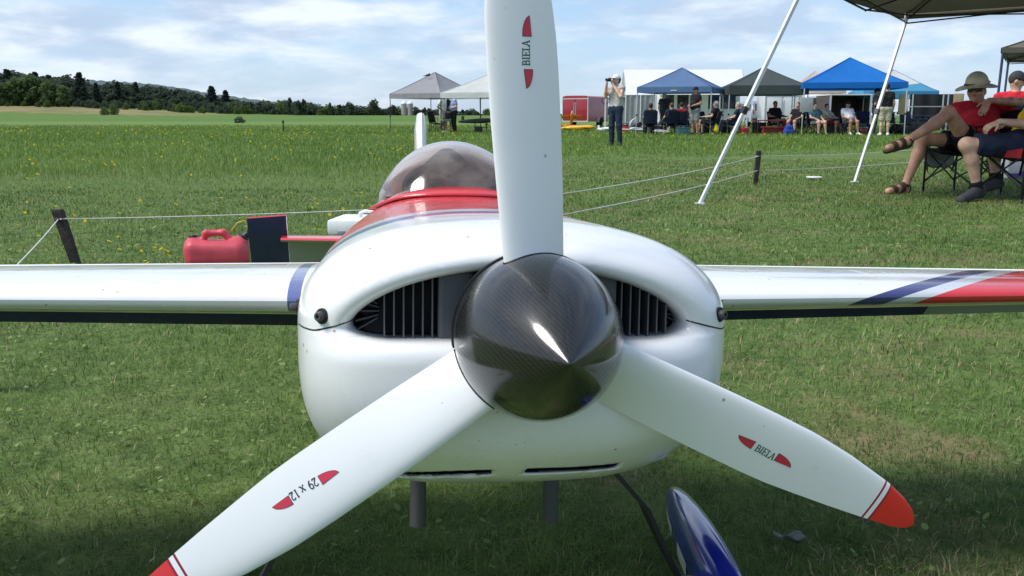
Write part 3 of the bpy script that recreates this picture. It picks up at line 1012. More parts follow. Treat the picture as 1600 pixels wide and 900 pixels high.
Q = np.stack([ii[:-1, :-1], ii[1:, :-1], ii[1:, 1:], ii[:-1, 1:]], -1).reshape(-1, 4)
tag(link_mesh('ground', np_mesh('ground', V, Q), M_ground), kind='structure')


def leaf_mat(name, a, b, tr=.35, rough=.55, dry=None):
    """foliage with a per-blade tint attribute 'tint' (0..1)"""
    m_, q, bs = new_mat(name)
    at_ = q.n('ShaderNodeAttribute', attribute_name='tint').outputs['Fac']
    col = q.mix(at_, a, b)
    if dry:
        col = q.mix(q.m('GREATER_THAN', at_, dry[0]), col, dry[1])
    q.put(bs.inputs['Base Color'], col)
    bs.inputs['Roughness'].default_value = rough
    bs.inputs['Specular IOR Level'].default_value = .3
    tl = q.n('ShaderNodeBsdfTranslucent'); q.put(tl.inputs[0], col)
    mx = q.n('ShaderNodeMixShader'); mx.inputs[0].default_value = tr
    q.l(bs.outputs[0], mx.inputs[1]); q.l(tl.outputs[0], mx.inputs[2])
    q.l(mx.outputs[0], q.t.nodes['Material Output'].inputs[0])
    return m_


def set_tint(me, per_vert):
    a = me.attributes.new('tint', 'FLOAT', 'POINT')
    a.data.foreach_set('value', np.ascontiguousarray(per_vert, np.float32))


def blades(P, L, Wd, lean, az, tint, curl=.35):
    """grass blades: 5 vertices, 2 faces as quad + tri -> 3 tris stored as tris"""
    n = len(P)
    side = np.stack([-np.sin(az), np.cos(az), 0 * az], 1)
    dirh = np.stack([np.cos(az), np.sin(az), 0 * az], 1)
    up = np.array([0, 0, 1.])
    m1 = P + dirh * (L * np.sin(lean) * .45)[:, None] + up * (L * np.cos(lean) * .55)[:, None]
    le2 = np.minimum(lean + curl, 1.5)
    tp = m1 + dirh * (L * np.sin(le2) * .55)[:, None] + up * (L * np.cos(le2) * .45)[:, None]
    w2 = Wd[:, None] / 2
    V = np.stack([P - side * w2, P + side * w2, m1 - side * w2 * .8, m1 + side * w2 * .8, tp], 1).reshape(-1, 3)
    b = (np.arange(n) * 5)[:, None]
    T = np.concatenate([b + np.array([[0, 1, 3]]), b + np.array([[0, 3, 2]]), b + np.array([[2, 3, 4]])], 1).reshape(-1, 3)
    return V, T, np.repeat(tint, 5)


def scatter(n, d0, d1, wide=.66, power=2.0):
    """points on the ground, denser towards the camera (density ~ 1/d^power)"""
    u = RNG.random(n)
    if power == 2.0: dd = d0 * (d1 / d0) ** u                      # area element d*dd times d^-2
    else:
        e = 2 - power
        dd = (d0 ** e + u * (d1 ** e - d0 ** e)) ** (1 / e)
    xx = (RNG.random(n) * 2 - 1) * (wide * dd + .35)
    return np.stack([xx, dd, np.zeros(n)], 1)


def vnoise(x, y, s, seed=0):
    """cheap smooth noise"""
    r = np.random.default_rng(seed)
    o = np.zeros_like(x)
    for k in range(6):
        a = r.random() * 6.28; f = s * (1 + .7 * k) * (0.7 + .6 * r.random())
        o += np.sin((x * math.cos(a) + y * math.sin(a)) * f + r.random() * 6.28 + 1.3 * np.sin((x * math.sin(a) - y * math.cos(a)) * f * .7)) / (1 + .5 * k)
    return o / 2.4


def in_tall(x, y):
    """1 where the grass is left long (beyond the rope)"""
    edge = np.where(x < -.4, 9.2 + .25 * vnoise(x, y, 1.3, 3), 14.5 + .5 * x)
    return y > edge


M_grass = leaf_mat('mown_grass_blades', (.066, .135, .024), (.225, .325, .080), dry=(.90, (.42, .36, .20)))
M_meadow = leaf_mat('meadow_grass_blades', (.090, .175, .028), (.220, .310, .066), dry=(.965, (.28, .26, .10)))
M_clover = leaf_mat('clover_leaves', (.10, .17, .045), (.27, .36, .13), rough=.8)

P = scatter(380000, 1.0, 15.5, .92, 1.75)
P = P[~in_tall(P[:, 0], P[:, 1])]
n = len(P)
pt = np.clip(.42 + .34 * vnoise(P[:, 0], P[:, 1], 2.2, 1) + .34 * vnoise(P[:, 0], P[:, 1], 11, 2) + .2 * vnoise(P[:, 0], P[:, 1], 27, 8) + RNG.normal(0, .2, n), 0, .89)
pt[RNG.random(n) < .04 + .30 * np.clip(vnoise(P[:, 0], P[:, 1], 2.4, 9) + .5 * vnoise(P[:, 0], P[:, 1], 7, 19) + np.where(P[:, 0] > 0, .05, -.35) - .15, 0, 1)] = 1
dsc = np.clip(P[:, 1] / 2.2, .8, 5)
V, T, tn = blades(P, RNG.uniform(.012, .034, n) * (1 + .3 * vnoise(P[:, 0], P[:, 1], 5, 4)) * (.9 + .1 * dsc), .0017 * dsc * RNG.uniform(.7, 1.6, n), RNG.uniform(.2, 1.4, n), RNG.random(n) * 6.283, pt)
me = np_mesh('mown_grass', V, T); set_tint(me, tn)
tag(link_mesh('mown_grass', me, M_grass, smooth=False), kind='stuff')

# clover and plantain leaves between the blades
P = scatter(9000, 1.0, 6.0, .72, 1.8)
P = P[~in_tall(P[:, 0], P[:, 1])]
P = P[(vnoise(P[:, 0], P[:, 1], 2.6, 5) + .8 * vnoise(P[:, 0], P[:, 1], 9, 6) + np.where(P[:, 0] < 0, .25, -.15) > .15)]
n = len(P)
az = RNG.random(n) * 6.283; r_ = RNG.uniform(.003, .0080, n) * np.clip(P[:, 1] / 2.5, .9, 2); til = RNG.normal(0, .35, (n, 2))
ring = np.arange(6) / 6 * 6.283
V = np.stack([P[:, None, 0] + r_[:, None] * np.cos(ring + az[:, None]), P[:, None, 1] + r_[:, None] * np.sin(ring + az[:, None]) * .75,
              RNG.uniform(.012, .028, n)[:, None] + r_[:, None] * (np.cos(ring + az[:, None]) * til[:, :1] + np.sin(ring + az[:, None]) * til[:, 1:])], -1).reshape(-1, 3)
b = (np.arange(n) * 6)[:, None]
me = np_mesh('clover', V, np.concatenate([b + [[0, 1, 2, 3]], b + [[0, 3, 4, 5]]], 1).reshape(-1, 4)); set_tint(me, np.repeat(RNG.random(n), 6))
tag(link_mesh('clover', me, M_clover, smooth=False), kind='stuff')

# long meadow grass beyond the rope
P = scatter(265000, 8.5, 75, .78, 1.5)
P = P[RNG.random(len(P)) < np.clip((78 - P[:, 1]) / 28, 0, 1)]
P = P[in_tall(P[:, 0], P[:, 1])]
n = len(P)
dsc = np.clip(P[:, 1] / 9, 1, 6)
edge_h = np.clip((P[:, 1] - np.where(P[:, 0] < -.4, 9.2, 14.5 + .5 * P[:, 0])) / 3, .35, 1)
pt = np.clip(.45 + .25 * vnoise(P[:, 0], P[:, 1], .55, 11) + .2 * vnoise(P[:, 0], P[:, 1], 2.4, 12) + RNG.normal(0, .18, n), 0, .95)
pt[RNG.random(n) < .03] = 1
V, T, tn = blades(P, RNG.uniform(.05, .14, n) * edge_h * (1 + .3 * vnoise(P[:, 0], P[:, 1], 1.2, 14)), .0048 * dsc * RNG.uniform(.7, 1.5, n), RNG.uniform(.05, .7, n), RNG.random(n) * 6.283, pt)
me = np_mesh('meadow_grass', V, T); set_tint(me, tn)
tag(link_mesh('meadow_grass', me, M_meadow, smooth=False), kind='stuff')

# yellow wild flowers
M_yellow = pmat('yellow_petals', (.86, .70, .02), .6, .1, tr=.35)
P = scatter(2600, 8.6, 60, .66, 1.1)
cl = vnoise(P[:, 0], P[:, 1], .5, 21) + .6 * vnoise(P[:, 0], P[:, 1], 1.9, 22)
P = P[in_tall(P[:, 0], P[:, 1]) & (cl + RNG.normal(0, .35, len(P)) > .12)]
P2 = scatter(260, 4.0, 9.2, .5, 1.0); P2 = P2[(P2[:, 0] < -.25 * P2[:, 1] * .2) & (vnoise(P2[:, 0], P2[:, 1], 2, 30) > -.2)]
P3 = np.array([[*gnd(px, py)[:2], 0] for px, py in ((240, 352), (172, 390), (265, 413), (118, 396), (448, 420), (205, 402), (188, 402), (222, 404), (500, 372), (545, 372), (492, 368), (1150, 275), (1165, 282), (1258, 265), (1315, 262), (1240, 300), (1110, 300), (1360, 262), (1340, 265), (1395, 262), (1010, 325), (1210, 262))])
P3 += np.array([0, 0, 0])
P = np.concatenate([P, P2, P3]); n = len(P); small = np.where(P[:, 1] < 9, .72, 1.0)
z = np.where(P[:, 1] > 8.8, RNG.uniform(.09, .17, n), RNG.uniform(.035, .06, n))
r_ = small * RNG.uniform(.010, .020, n) * np.clip(P[:, 1] / 20, 1.0, 1.7)
k = 7
ring = np.arange(k) / k * 6.283
til = RNG.normal(0, .35, (n, 2)) + np.array([0, -.45])
V = np.concatenate([np.stack([P[:, 0], P[:, 1], z + r_ * .25], 1)[:, None],
                    np.stack([P[:, None, 0] + r_[:, None] * np.cos(ring), P[:, None, 1] + r_[:, None] * np.sin(ring), z[:, None] + r_[:, None] * (np.cos(ring) * til[:, :1] - np.sin(ring) * til[:, 1:] * -1)], -1)], 1).reshape(-1, 3)
b = (np.arange(n) * (k + 1))[:, None]
T = np.concatenate([b + np.array([[0, 1 + i, 1 + (i + 1) % k]]) for i in range(k)], 1).reshape(-1, 3)
tag(link_mesh('wild_flowers', np_mesh('wild_flowers', V, T), M_yellow, smooth=False), kind='stuff')

# ------------------------------------------------------------------ trees
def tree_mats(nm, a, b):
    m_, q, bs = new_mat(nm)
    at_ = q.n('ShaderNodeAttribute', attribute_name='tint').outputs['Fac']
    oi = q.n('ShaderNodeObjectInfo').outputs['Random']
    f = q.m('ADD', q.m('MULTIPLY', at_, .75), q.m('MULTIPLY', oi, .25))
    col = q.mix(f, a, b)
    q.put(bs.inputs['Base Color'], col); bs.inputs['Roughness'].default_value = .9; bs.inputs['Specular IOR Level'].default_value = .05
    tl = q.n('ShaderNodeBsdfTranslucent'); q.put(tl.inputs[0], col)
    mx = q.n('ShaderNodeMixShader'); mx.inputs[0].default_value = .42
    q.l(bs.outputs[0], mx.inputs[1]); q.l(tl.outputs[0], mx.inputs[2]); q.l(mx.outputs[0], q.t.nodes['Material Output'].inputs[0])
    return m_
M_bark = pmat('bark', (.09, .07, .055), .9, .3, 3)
M_leafy = tree_mats('haze_tinted_broadleaf', (.058, .082, .062), (.110, .142, .092))  # distance haze mixed into the leaf colour, paler and bluer
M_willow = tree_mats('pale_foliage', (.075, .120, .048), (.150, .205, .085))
M_needle = tree_mats('haze_tinted_conifer', (.038, .056, .048), (.068, .094, .070))  # needle green lifted towards blue to paint in distance haze
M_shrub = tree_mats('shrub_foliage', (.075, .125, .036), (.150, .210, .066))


def leaf_quads(C_, s, tint, flat=.5):
    n = len(C_)
    A = RNG.normal(size=(n, 3)); A /= np.linalg.norm(A, axis=1)[:, None]
    B = np.cross(A, RNG.normal(size=(n, 3))); B /= np.linalg.norm(B, axis=1)[:, None]
    s = np.broadcast_to(s, (n,))[:, None]
    V = np.stack([C_ - A * s - B * s * .5, C_ + A * s * .3 - B * s * .7, C_ + A * s + B * s * .4, C_ - A * s * .4 + B * s * .7], 1).reshape(-1, 3)
    Q = (np.arange(n) * 4)[:, None] + np.arange(4)[None]
    return V, Q, np.repeat(tint, 4)


def crown_broad(h, wd, seed, n=900):
    r = np.random.default_rng(seed)
    pts, tn = [], []
    nb = 13
    for i in range(nb):
        u = i / (nb - 1)
        zc = h * (.17 + .68 * u)
        rad_ = wd * (.5 * math.sin(math.pi * (.15 + .78 * u)) ** .7)
        a = r.random() * 6.283; off = rad_ * r.uniform(.25, .75)
        c = np.array([math.cos(a) * off, math.sin(a) * off, zc])
        rr = wd * r.uniform(.17, .27)
        v = r.normal(size=(n // nb, 3)); v /= np.linalg.norm(v, axis=1)[:, None]
        v *= (r.random((n // nb, 1)) ** .33)
        pts.append(c + v * rr * np.array([1, 1, .8])); tn.append(np.clip(.5 + r.normal(0, .22) + r.normal(0, .12, n // nb), 0, 1))
    return np.concatenate(pts), np.concatenate(tn)


def crown_conifer(h, wd, seed, n=900):
    r = np.random.default_rng(seed)
    t = r.random(n) ** .8
    lay = np.floor(t * 13) / 13
    zz = h * (.06 + .92 * t)
    R = wd * .5 * (1 - lay) ** .85 * (1 - .55 * ((t * 13) % 1)) + .12
    a = r.random(n) * 6.283
    lob = 1 + .35 * np.sin(a * 3 + lay * 40)
    rr = R * lob * r.random(n) ** .4
    return np.stack([np.cos(a) * rr, np.sin(a) * rr, zz - .12 * rr], 1), np.clip(.5 + r.normal(0, .25, n), 0, 1)


TREE_KIND = {}
def tree_proto(kind, var):
    key = (kind, var)
    if key in TREE_KIND: return TREE_KIND[key]
    h = 10.0
    if kind == 'conifer':
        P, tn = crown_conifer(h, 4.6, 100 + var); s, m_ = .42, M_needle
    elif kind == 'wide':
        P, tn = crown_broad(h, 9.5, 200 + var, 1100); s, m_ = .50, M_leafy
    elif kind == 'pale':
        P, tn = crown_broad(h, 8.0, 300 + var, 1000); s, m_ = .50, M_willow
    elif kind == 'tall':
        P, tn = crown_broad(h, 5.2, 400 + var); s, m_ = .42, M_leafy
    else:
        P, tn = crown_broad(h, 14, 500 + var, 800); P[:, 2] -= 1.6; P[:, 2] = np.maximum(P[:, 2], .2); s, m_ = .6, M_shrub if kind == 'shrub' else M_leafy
    V, Q, tt = leaf_quads(P, s * RNG.uniform(.7, 1.3, len(P)), tn)
    me = np_mesh('crown', V, Q); set_tint(me, tt); me.materials.append(m_)
    mb = MB().tube([(0, 0, 0), (.1, 0, h * .3), (0, .1, h * .6), (.05, 0, h * .9)], .2, 7, rs=[.26, .2, .12, .03])
    for i in range(5):
        a = i * 2.4; z0 = h * (.25 + .1 * i)
        mb.tube([(0, 0, z0), (math.cos(a) * 1.0, math.sin(a) * 1.0, z0 + .8), (math.cos(a) * 1.7, math.sin(a) * 1.7, z0 + 1.7)], .06, 5, rs=[.09, .06, .02])
    tm = bpy.data.meshes.new('trunk'); tm.from_pydata(mb.v, [], mb.f); tm.materials.append(M_bark)
    TREE_KIND[key] = (me, tm)
    return TREE_KIND[key]


TREE_NAME = {'conifer': 'conifer', 'wide': 'broadleaf_tree', 'pale': 'broadleaf_tree', 'tall': 'broadleaf_tree', 'shrub': 'bush', 'darkshrub': 'bush'}
TREE_CAT = {'conifer': 'tree', 'wide': 'tree', 'pale': 'tree', 'tall': 'tree', 'shrub': 'bush', 'darkshrub': 'bush'}
def plant(kind, px, top, dep, base=None, wmul=1.0, label=None, group=None):
    """a tree whose top shows at pixel row top, standing dep metres away"""
    x = at(px, 181, dep).x
    y = dep
    z0 = float(hgt(x, y))
    ztop = CAM_H + (181 - top) * dep / F_PX
    h = max(.8, ztop - z0)
    me, tm = tree_proto(kind, RNG.integers(0, 4))
    e_ = empty(TREE_NAME[kind], (x, y, z0 - .05), RNG.random() * 6.28, label, TREE_CAT[kind], group)
    e_.scale = (h / 10 * wmul, h / 10 * wmul, h / 10)
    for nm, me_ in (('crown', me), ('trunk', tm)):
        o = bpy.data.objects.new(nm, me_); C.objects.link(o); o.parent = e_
    return e_


MASS = {}
def mass(name, kind, px, top, dep, wmul=1.0):
    """one tree of a wood that reads as a single mass"""
    x = at(px, 181, dep).x; z0 = float(hgt(x, dep))
    h = max(.8, CAM_H + (181 - top) * dep / F_PX - z0)
    me, tm = tree_proto(kind, RNG.integers(0, 4))
    V = np.empty(len(me.vertices) * 3, np.float32); me.vertices.foreach_get('co', V); V = V.reshape(-1, 3)
    tn = np.empty(len(me.vertices), np.float32); me.attributes['tint'].data.foreach_get('value', tn)
    a = RNG.random() * 6.28; c, s_ = math.cos(a), math.sin(a); k = h / 10
    V2 = np.stack([(V[:, 0] * c - V[:, 1] * s_) * k * wmul + x, (V[:, 0] * s_ + V[:, 1] * c) * k * wmul + dep, V[:, 2] * k + z0 - .05], 1)
    MASS.setdefault(name, []).append((V2, np.clip(tn + RNG.normal(0, .12), 0, 1), kind))
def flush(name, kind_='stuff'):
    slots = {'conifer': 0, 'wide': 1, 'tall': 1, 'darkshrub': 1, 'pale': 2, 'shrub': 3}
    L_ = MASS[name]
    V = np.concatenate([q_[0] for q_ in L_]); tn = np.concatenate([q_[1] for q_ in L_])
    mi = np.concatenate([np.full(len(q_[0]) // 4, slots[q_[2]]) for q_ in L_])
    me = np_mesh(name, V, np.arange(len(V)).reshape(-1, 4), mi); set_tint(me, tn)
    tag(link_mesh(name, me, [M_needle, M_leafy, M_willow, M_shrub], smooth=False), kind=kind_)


# the wood on the left: one dark mass ...
sky_l = [(-160, 112), (0, 112), (30, 112), (50, 118), (75, 115), (100, 119), (125, 123), (150, 128), (165, 135), (190, 131), (225, 132), (245, 135), (270, 138), (300, 142), (330, 149), (355, 152), (385, 157), (420, 163)]
for row_, (dd, dt, step) in enumerate(((395, 0, 7.5), (365, 6, 8), (345, 15, 8), (332, 26, 8))):
    for px in np.arange(-170, 400, step):
        px = px + RNG.uniform(-4, 4)
        t_ = float(interp(px, sky_l)) + dt * (.6 if px > 280 else 1) + RNG.uniform(-2.5, 5)
        k = ['wide', 'wide', 'conifer', 'wide', 'tall'][int(RNG.integers(0, 5))]
        mass('wood', k, px, min(t_, 160), dd + RNG.uniform(-8, 8), 1.3 if k != 'conifer' else 1.3)
for px in np.arange(-150, 400, 6):
    p_ = px + RNG.uniform(-4, 4)
    if RNG.random() < .2: continue
    mass('wood', 'shrub' if RNG.random() < .4 else 'darkshrub', p_, RNG.uniform(154, 161) if p_ < 280 else RNG.uniform(159, 166), RNG.uniform(302, 325), .8)
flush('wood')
# ... and the trees that stand out of it
for px, t_, k, dep, wm, lab_ in ((141, 116, 'conifer', 335, 1.5, 'tallest dark conifer standing above the wood on the left'), (341, 136, 'conifer', 340, 1.7, 'lone round-topped pine above the right end of the wood'), (362, 142, 'conifer', 345, 1.6, 'small pointed conifer just right of the lone pine'),
                        (32, 111, 'conifer', 345, 1.3, 'dark conifer tip rising from the wood nearest the left edge'), (165, 131, 'conifer', 345, 1.2, 'slim conifer right of the tallest conifer of the wood'), (198, 129, 'conifer', 345, 1.2, 'left one of two slim conifers in the middle of the wood'), (226, 130, 'conifer', 345, 1.2, 'right one of two slim conifers in the middle of the wood'),
                        (18, 131, 'pale', 312, 1.1, 'pale green rounded tree nearest the left edge in front of the wood'), (42, 124, 'pale', 314, 1.1, 'pale green rounded tree second from the left edge in front of the wood'), (68, 119, 'pale', 316, 1.2, 'tallest pale green rounded tree in front of the wood'), (94, 128, 'pale', 312, 1.1, 'pale green rounded tree right of the tallest pale one'), (114, 134, 'pale', 311, 1.0, 'smallest pale green tree, last on the right in front of the wood')):
    plant(k, px, t_, dep, None, wm, lab_)
plant('shrub', 190, 161, 262, None, .8, 'bright green rounded bush alone at the edge of the tan field')
plant('shrub', 176, 166, 258, None, .8, 'low green bush touching the bright rounded bush at the tan field')
plant('darkshrub', 381, 183, 96, None, 1.1, 'small dark weed clump alone in the green field')
# hedge line and single trees further right
for px in np.arange(372, 790, 4.5):
    p_ = px + RNG.uniform(-3, 3)
    k = ['darkshrub', 'wide', 'shrub', 'tall', 'darkshrub'][int(RNG.integers(0, 5))]
    t_ = float(interp(p_, [(372, 156), (400, 158), (440, 157), (480, 159), (520, 163), (560, 165), (600, 166), (650, 167), (700, 170), (790, 171)])) + RNG.uniform(-2, 4)
    mass('hedgerow', k, p_, t_, RNG.uniform(330, 380), 1.2)
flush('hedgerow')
for px, t_, k, lab_ in ((587, 156, 'wide', 'largest round dark tree in the hedge line left of the grey canopy'), (551, 160, 'wide', 'round dark tree beside the low white roof in the far hedge'), (473, 158, 'wide', 'round dark tree in the hedge above the small field post'),
                        (459, 151, 'tall', 'taller narrow tree above the small field post'), (481, 154, 'tall', 'second narrow tree right of the taller one above the field post'), (619, 164, 'wide', 'broad dark tree left of the twin silos'), (652, 167, 'wide', 'round tree right of the twin silos'), (521, 160, 'tall', 'small narrow tree left of the low white roof')):
    plant(k, px, t_, 318, None, 1.0 if k == 'wide' else .7, lab_)
# wood behind the tents and at the right edge
for px in list(np.arange(890, 1300, 6)) + list(np.arange(1300, 1780, 6)):
    p_ = px + RNG.uniform(-3, 3)
    t_ = (169 if px < 1250 else 172 if px < 1480 else 171 if px < 1560 else 169) + RNG.uniform(-2, 3)
    mass('far_wood', ['wide', 'tall', 'conifer', 'wide'][int(RNG.integers(0, 4))], p_, t_, RNG.uniform(290, 340), 1.3)
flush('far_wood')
# wooded hill far behind, distance haze painted in as blue-green
M_hill, q, b_ = new_mat('haze_tinted_hill')
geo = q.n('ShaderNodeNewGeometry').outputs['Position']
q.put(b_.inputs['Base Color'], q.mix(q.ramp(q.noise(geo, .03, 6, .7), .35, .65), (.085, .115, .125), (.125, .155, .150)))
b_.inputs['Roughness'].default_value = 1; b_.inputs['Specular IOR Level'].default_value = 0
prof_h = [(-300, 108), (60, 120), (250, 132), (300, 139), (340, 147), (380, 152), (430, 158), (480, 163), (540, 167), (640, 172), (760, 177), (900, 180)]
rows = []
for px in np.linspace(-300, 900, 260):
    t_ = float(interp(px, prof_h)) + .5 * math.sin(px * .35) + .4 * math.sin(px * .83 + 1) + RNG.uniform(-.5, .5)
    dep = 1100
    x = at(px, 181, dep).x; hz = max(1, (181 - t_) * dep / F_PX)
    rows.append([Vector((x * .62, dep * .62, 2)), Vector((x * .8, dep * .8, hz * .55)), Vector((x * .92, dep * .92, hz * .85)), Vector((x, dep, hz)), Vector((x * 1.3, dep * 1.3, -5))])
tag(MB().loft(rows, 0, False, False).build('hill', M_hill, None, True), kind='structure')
# ================================================================== rope fence, canopies, vehicles, people
M_alu = pmat('pale_aluminium', (.62, .64, .66), .38, .06, 8, metal=.6)
M_polew = pmat('white_pole', (.72, .74, .76), .35, .06, 8)
M_blackst = pmat('black_steel', (.02, .022, .024), .45)
M_stake = pmat('weathered_dark_wood', (.032, .026, .022), .85, .4, 18, bump=.5)
M_rope = pmat('white_rope', (.62, .62, .58), .8, .15, 60)

# ---- rope fence: stakes and ropes
stakes = [((-1.45, 2.35), .27, 0.0), ((gnd(120, 416).x, gnd(120, 416).y), .285, -.07), ((at(778, 181, 5.12).x, 5.05), .31, 0), ((2.65, 9.8), .37, .02), ((5.55, 12.1), .37, 0)]
lab = ['dark wooden stake at the left end of the rope, nearest the wing', 'dark leaning wooden stake holding the rope above the left wing', 'dark wooden stake behind the canopy of the model aeroplane', 'dark wooden stake right of the propeller, between the white poles', 'dark wooden stake behind the seated man in sandals']
tops = []
for ((x, y), h, ln), lb in zip(stakes, lab):
    o = empty('rope_stake', (x, y, 0), 0, lb, 'stake', 'stakes of the rope fence')
    a = .021 if y < 8 else .024
    mb = MB().loft([[Vector((sx * a * k + ln * z / h, sy * a * k, z)) for sx, sy in ((-1, -1), (1, -1), (1, 1), (-1, 1))] for z, k in ((-.03, .85), (h * .5, 1), (h * .96, 1.05), (h, .92))])
    mb.build('post', M_stake, o)
    mb = MB().lathe([(0, .0001), (0, .009), (-.012, .009), (-.016, .005)], 8, Matrix.Translation((ln * .85, -a, h * .84))); mb.build('insulator', M_black, o)
    mb = MB().tube([(ln * .8 + a * 1.2 * math.cos(t), a * 1.2 * math.sin(t), h * .84) for t in np.linspace(0, 6.28, 12)], .004, 5); mb.build('rope_knot', M_rope, o)
    tops.append((Vector((x + ln * .84, y - a, h * .84)), Vector((x + ln * .4, y - a, h * .42))))
for lev, (nm_, lb) in enumerate((('upper_rope', 'thin white upper rope strung between the dark stakes'), ('lower_rope', 'thin white lower rope strung between the dark stakes right of the propeller'))):
    mb = MB()
    rng = range(0, 4) if lev == 0 else range(2, 4)
    pts = []
    for i in rng:
        a, b = tops[i][lev], tops[i + 1][lev]
        for k in range(13):
            if k == 12 and i != list(rng)[-1]: continue
            t = k / 12; p = a.lerp(b, t); p.z -= .03 * (b - a).length / 5 * 4 * t * (1 - t)
            pts.append(p)
    rr = [(.0030 if p.y < 6 else .0045) for p in pts]
    tag(mb.tube(pts, .003, 6, rs=rr).build('rope', M_rope, None, True), lb, 'rope', 'ropes of the fence')
o = tag(MB().bar((gnd(443, 207).x, gnd(443, 207).y, 0), (gnd(443, 207).x, gnd(443, 207).y, .45), .05).lathe([(.0, .05), (.08, .05), (.1, .02)], 8, Matrix.Translation((gnd(443, 207).x, gnd(443, 207).y, .44)) @ Matrix.Rotation(math.pi / 2, 4, 'X')).build('marker_post', M_stake), 'small thin marker post alone in the meadow on the left', 'post')


# ---- pop-up canopies
def cloth(name, col, tr=.35, var=.06):
    return pmat(name, col, .75, var, 2.5, spec=.2, tr=tr)
M_cl = {'steel': cloth('steel_blue_cloth', (.13, .22, .40)), 'green': cloth('grey_green_cloth', (.075, .095, .095), .25), 'blue': cloth('bright_blue_cloth', (.018, .19, .62)),
        'grey': cloth('grey_cloth', (.34, .34, .37), .3), 'white': cloth('white_cloth', (.72, .73, .74), .4), 'teal': cloth('light_blue_cloth', (.10, .36, .58), .4),
        'taupe': cloth('taupe_cloth', (.15, .135, .11), .10), 'pink': cloth('pale_pink_cloth', (.72, .60, .54), .4), 'dark': cloth('dark_cloth', (.035, .035, .04), .2)}


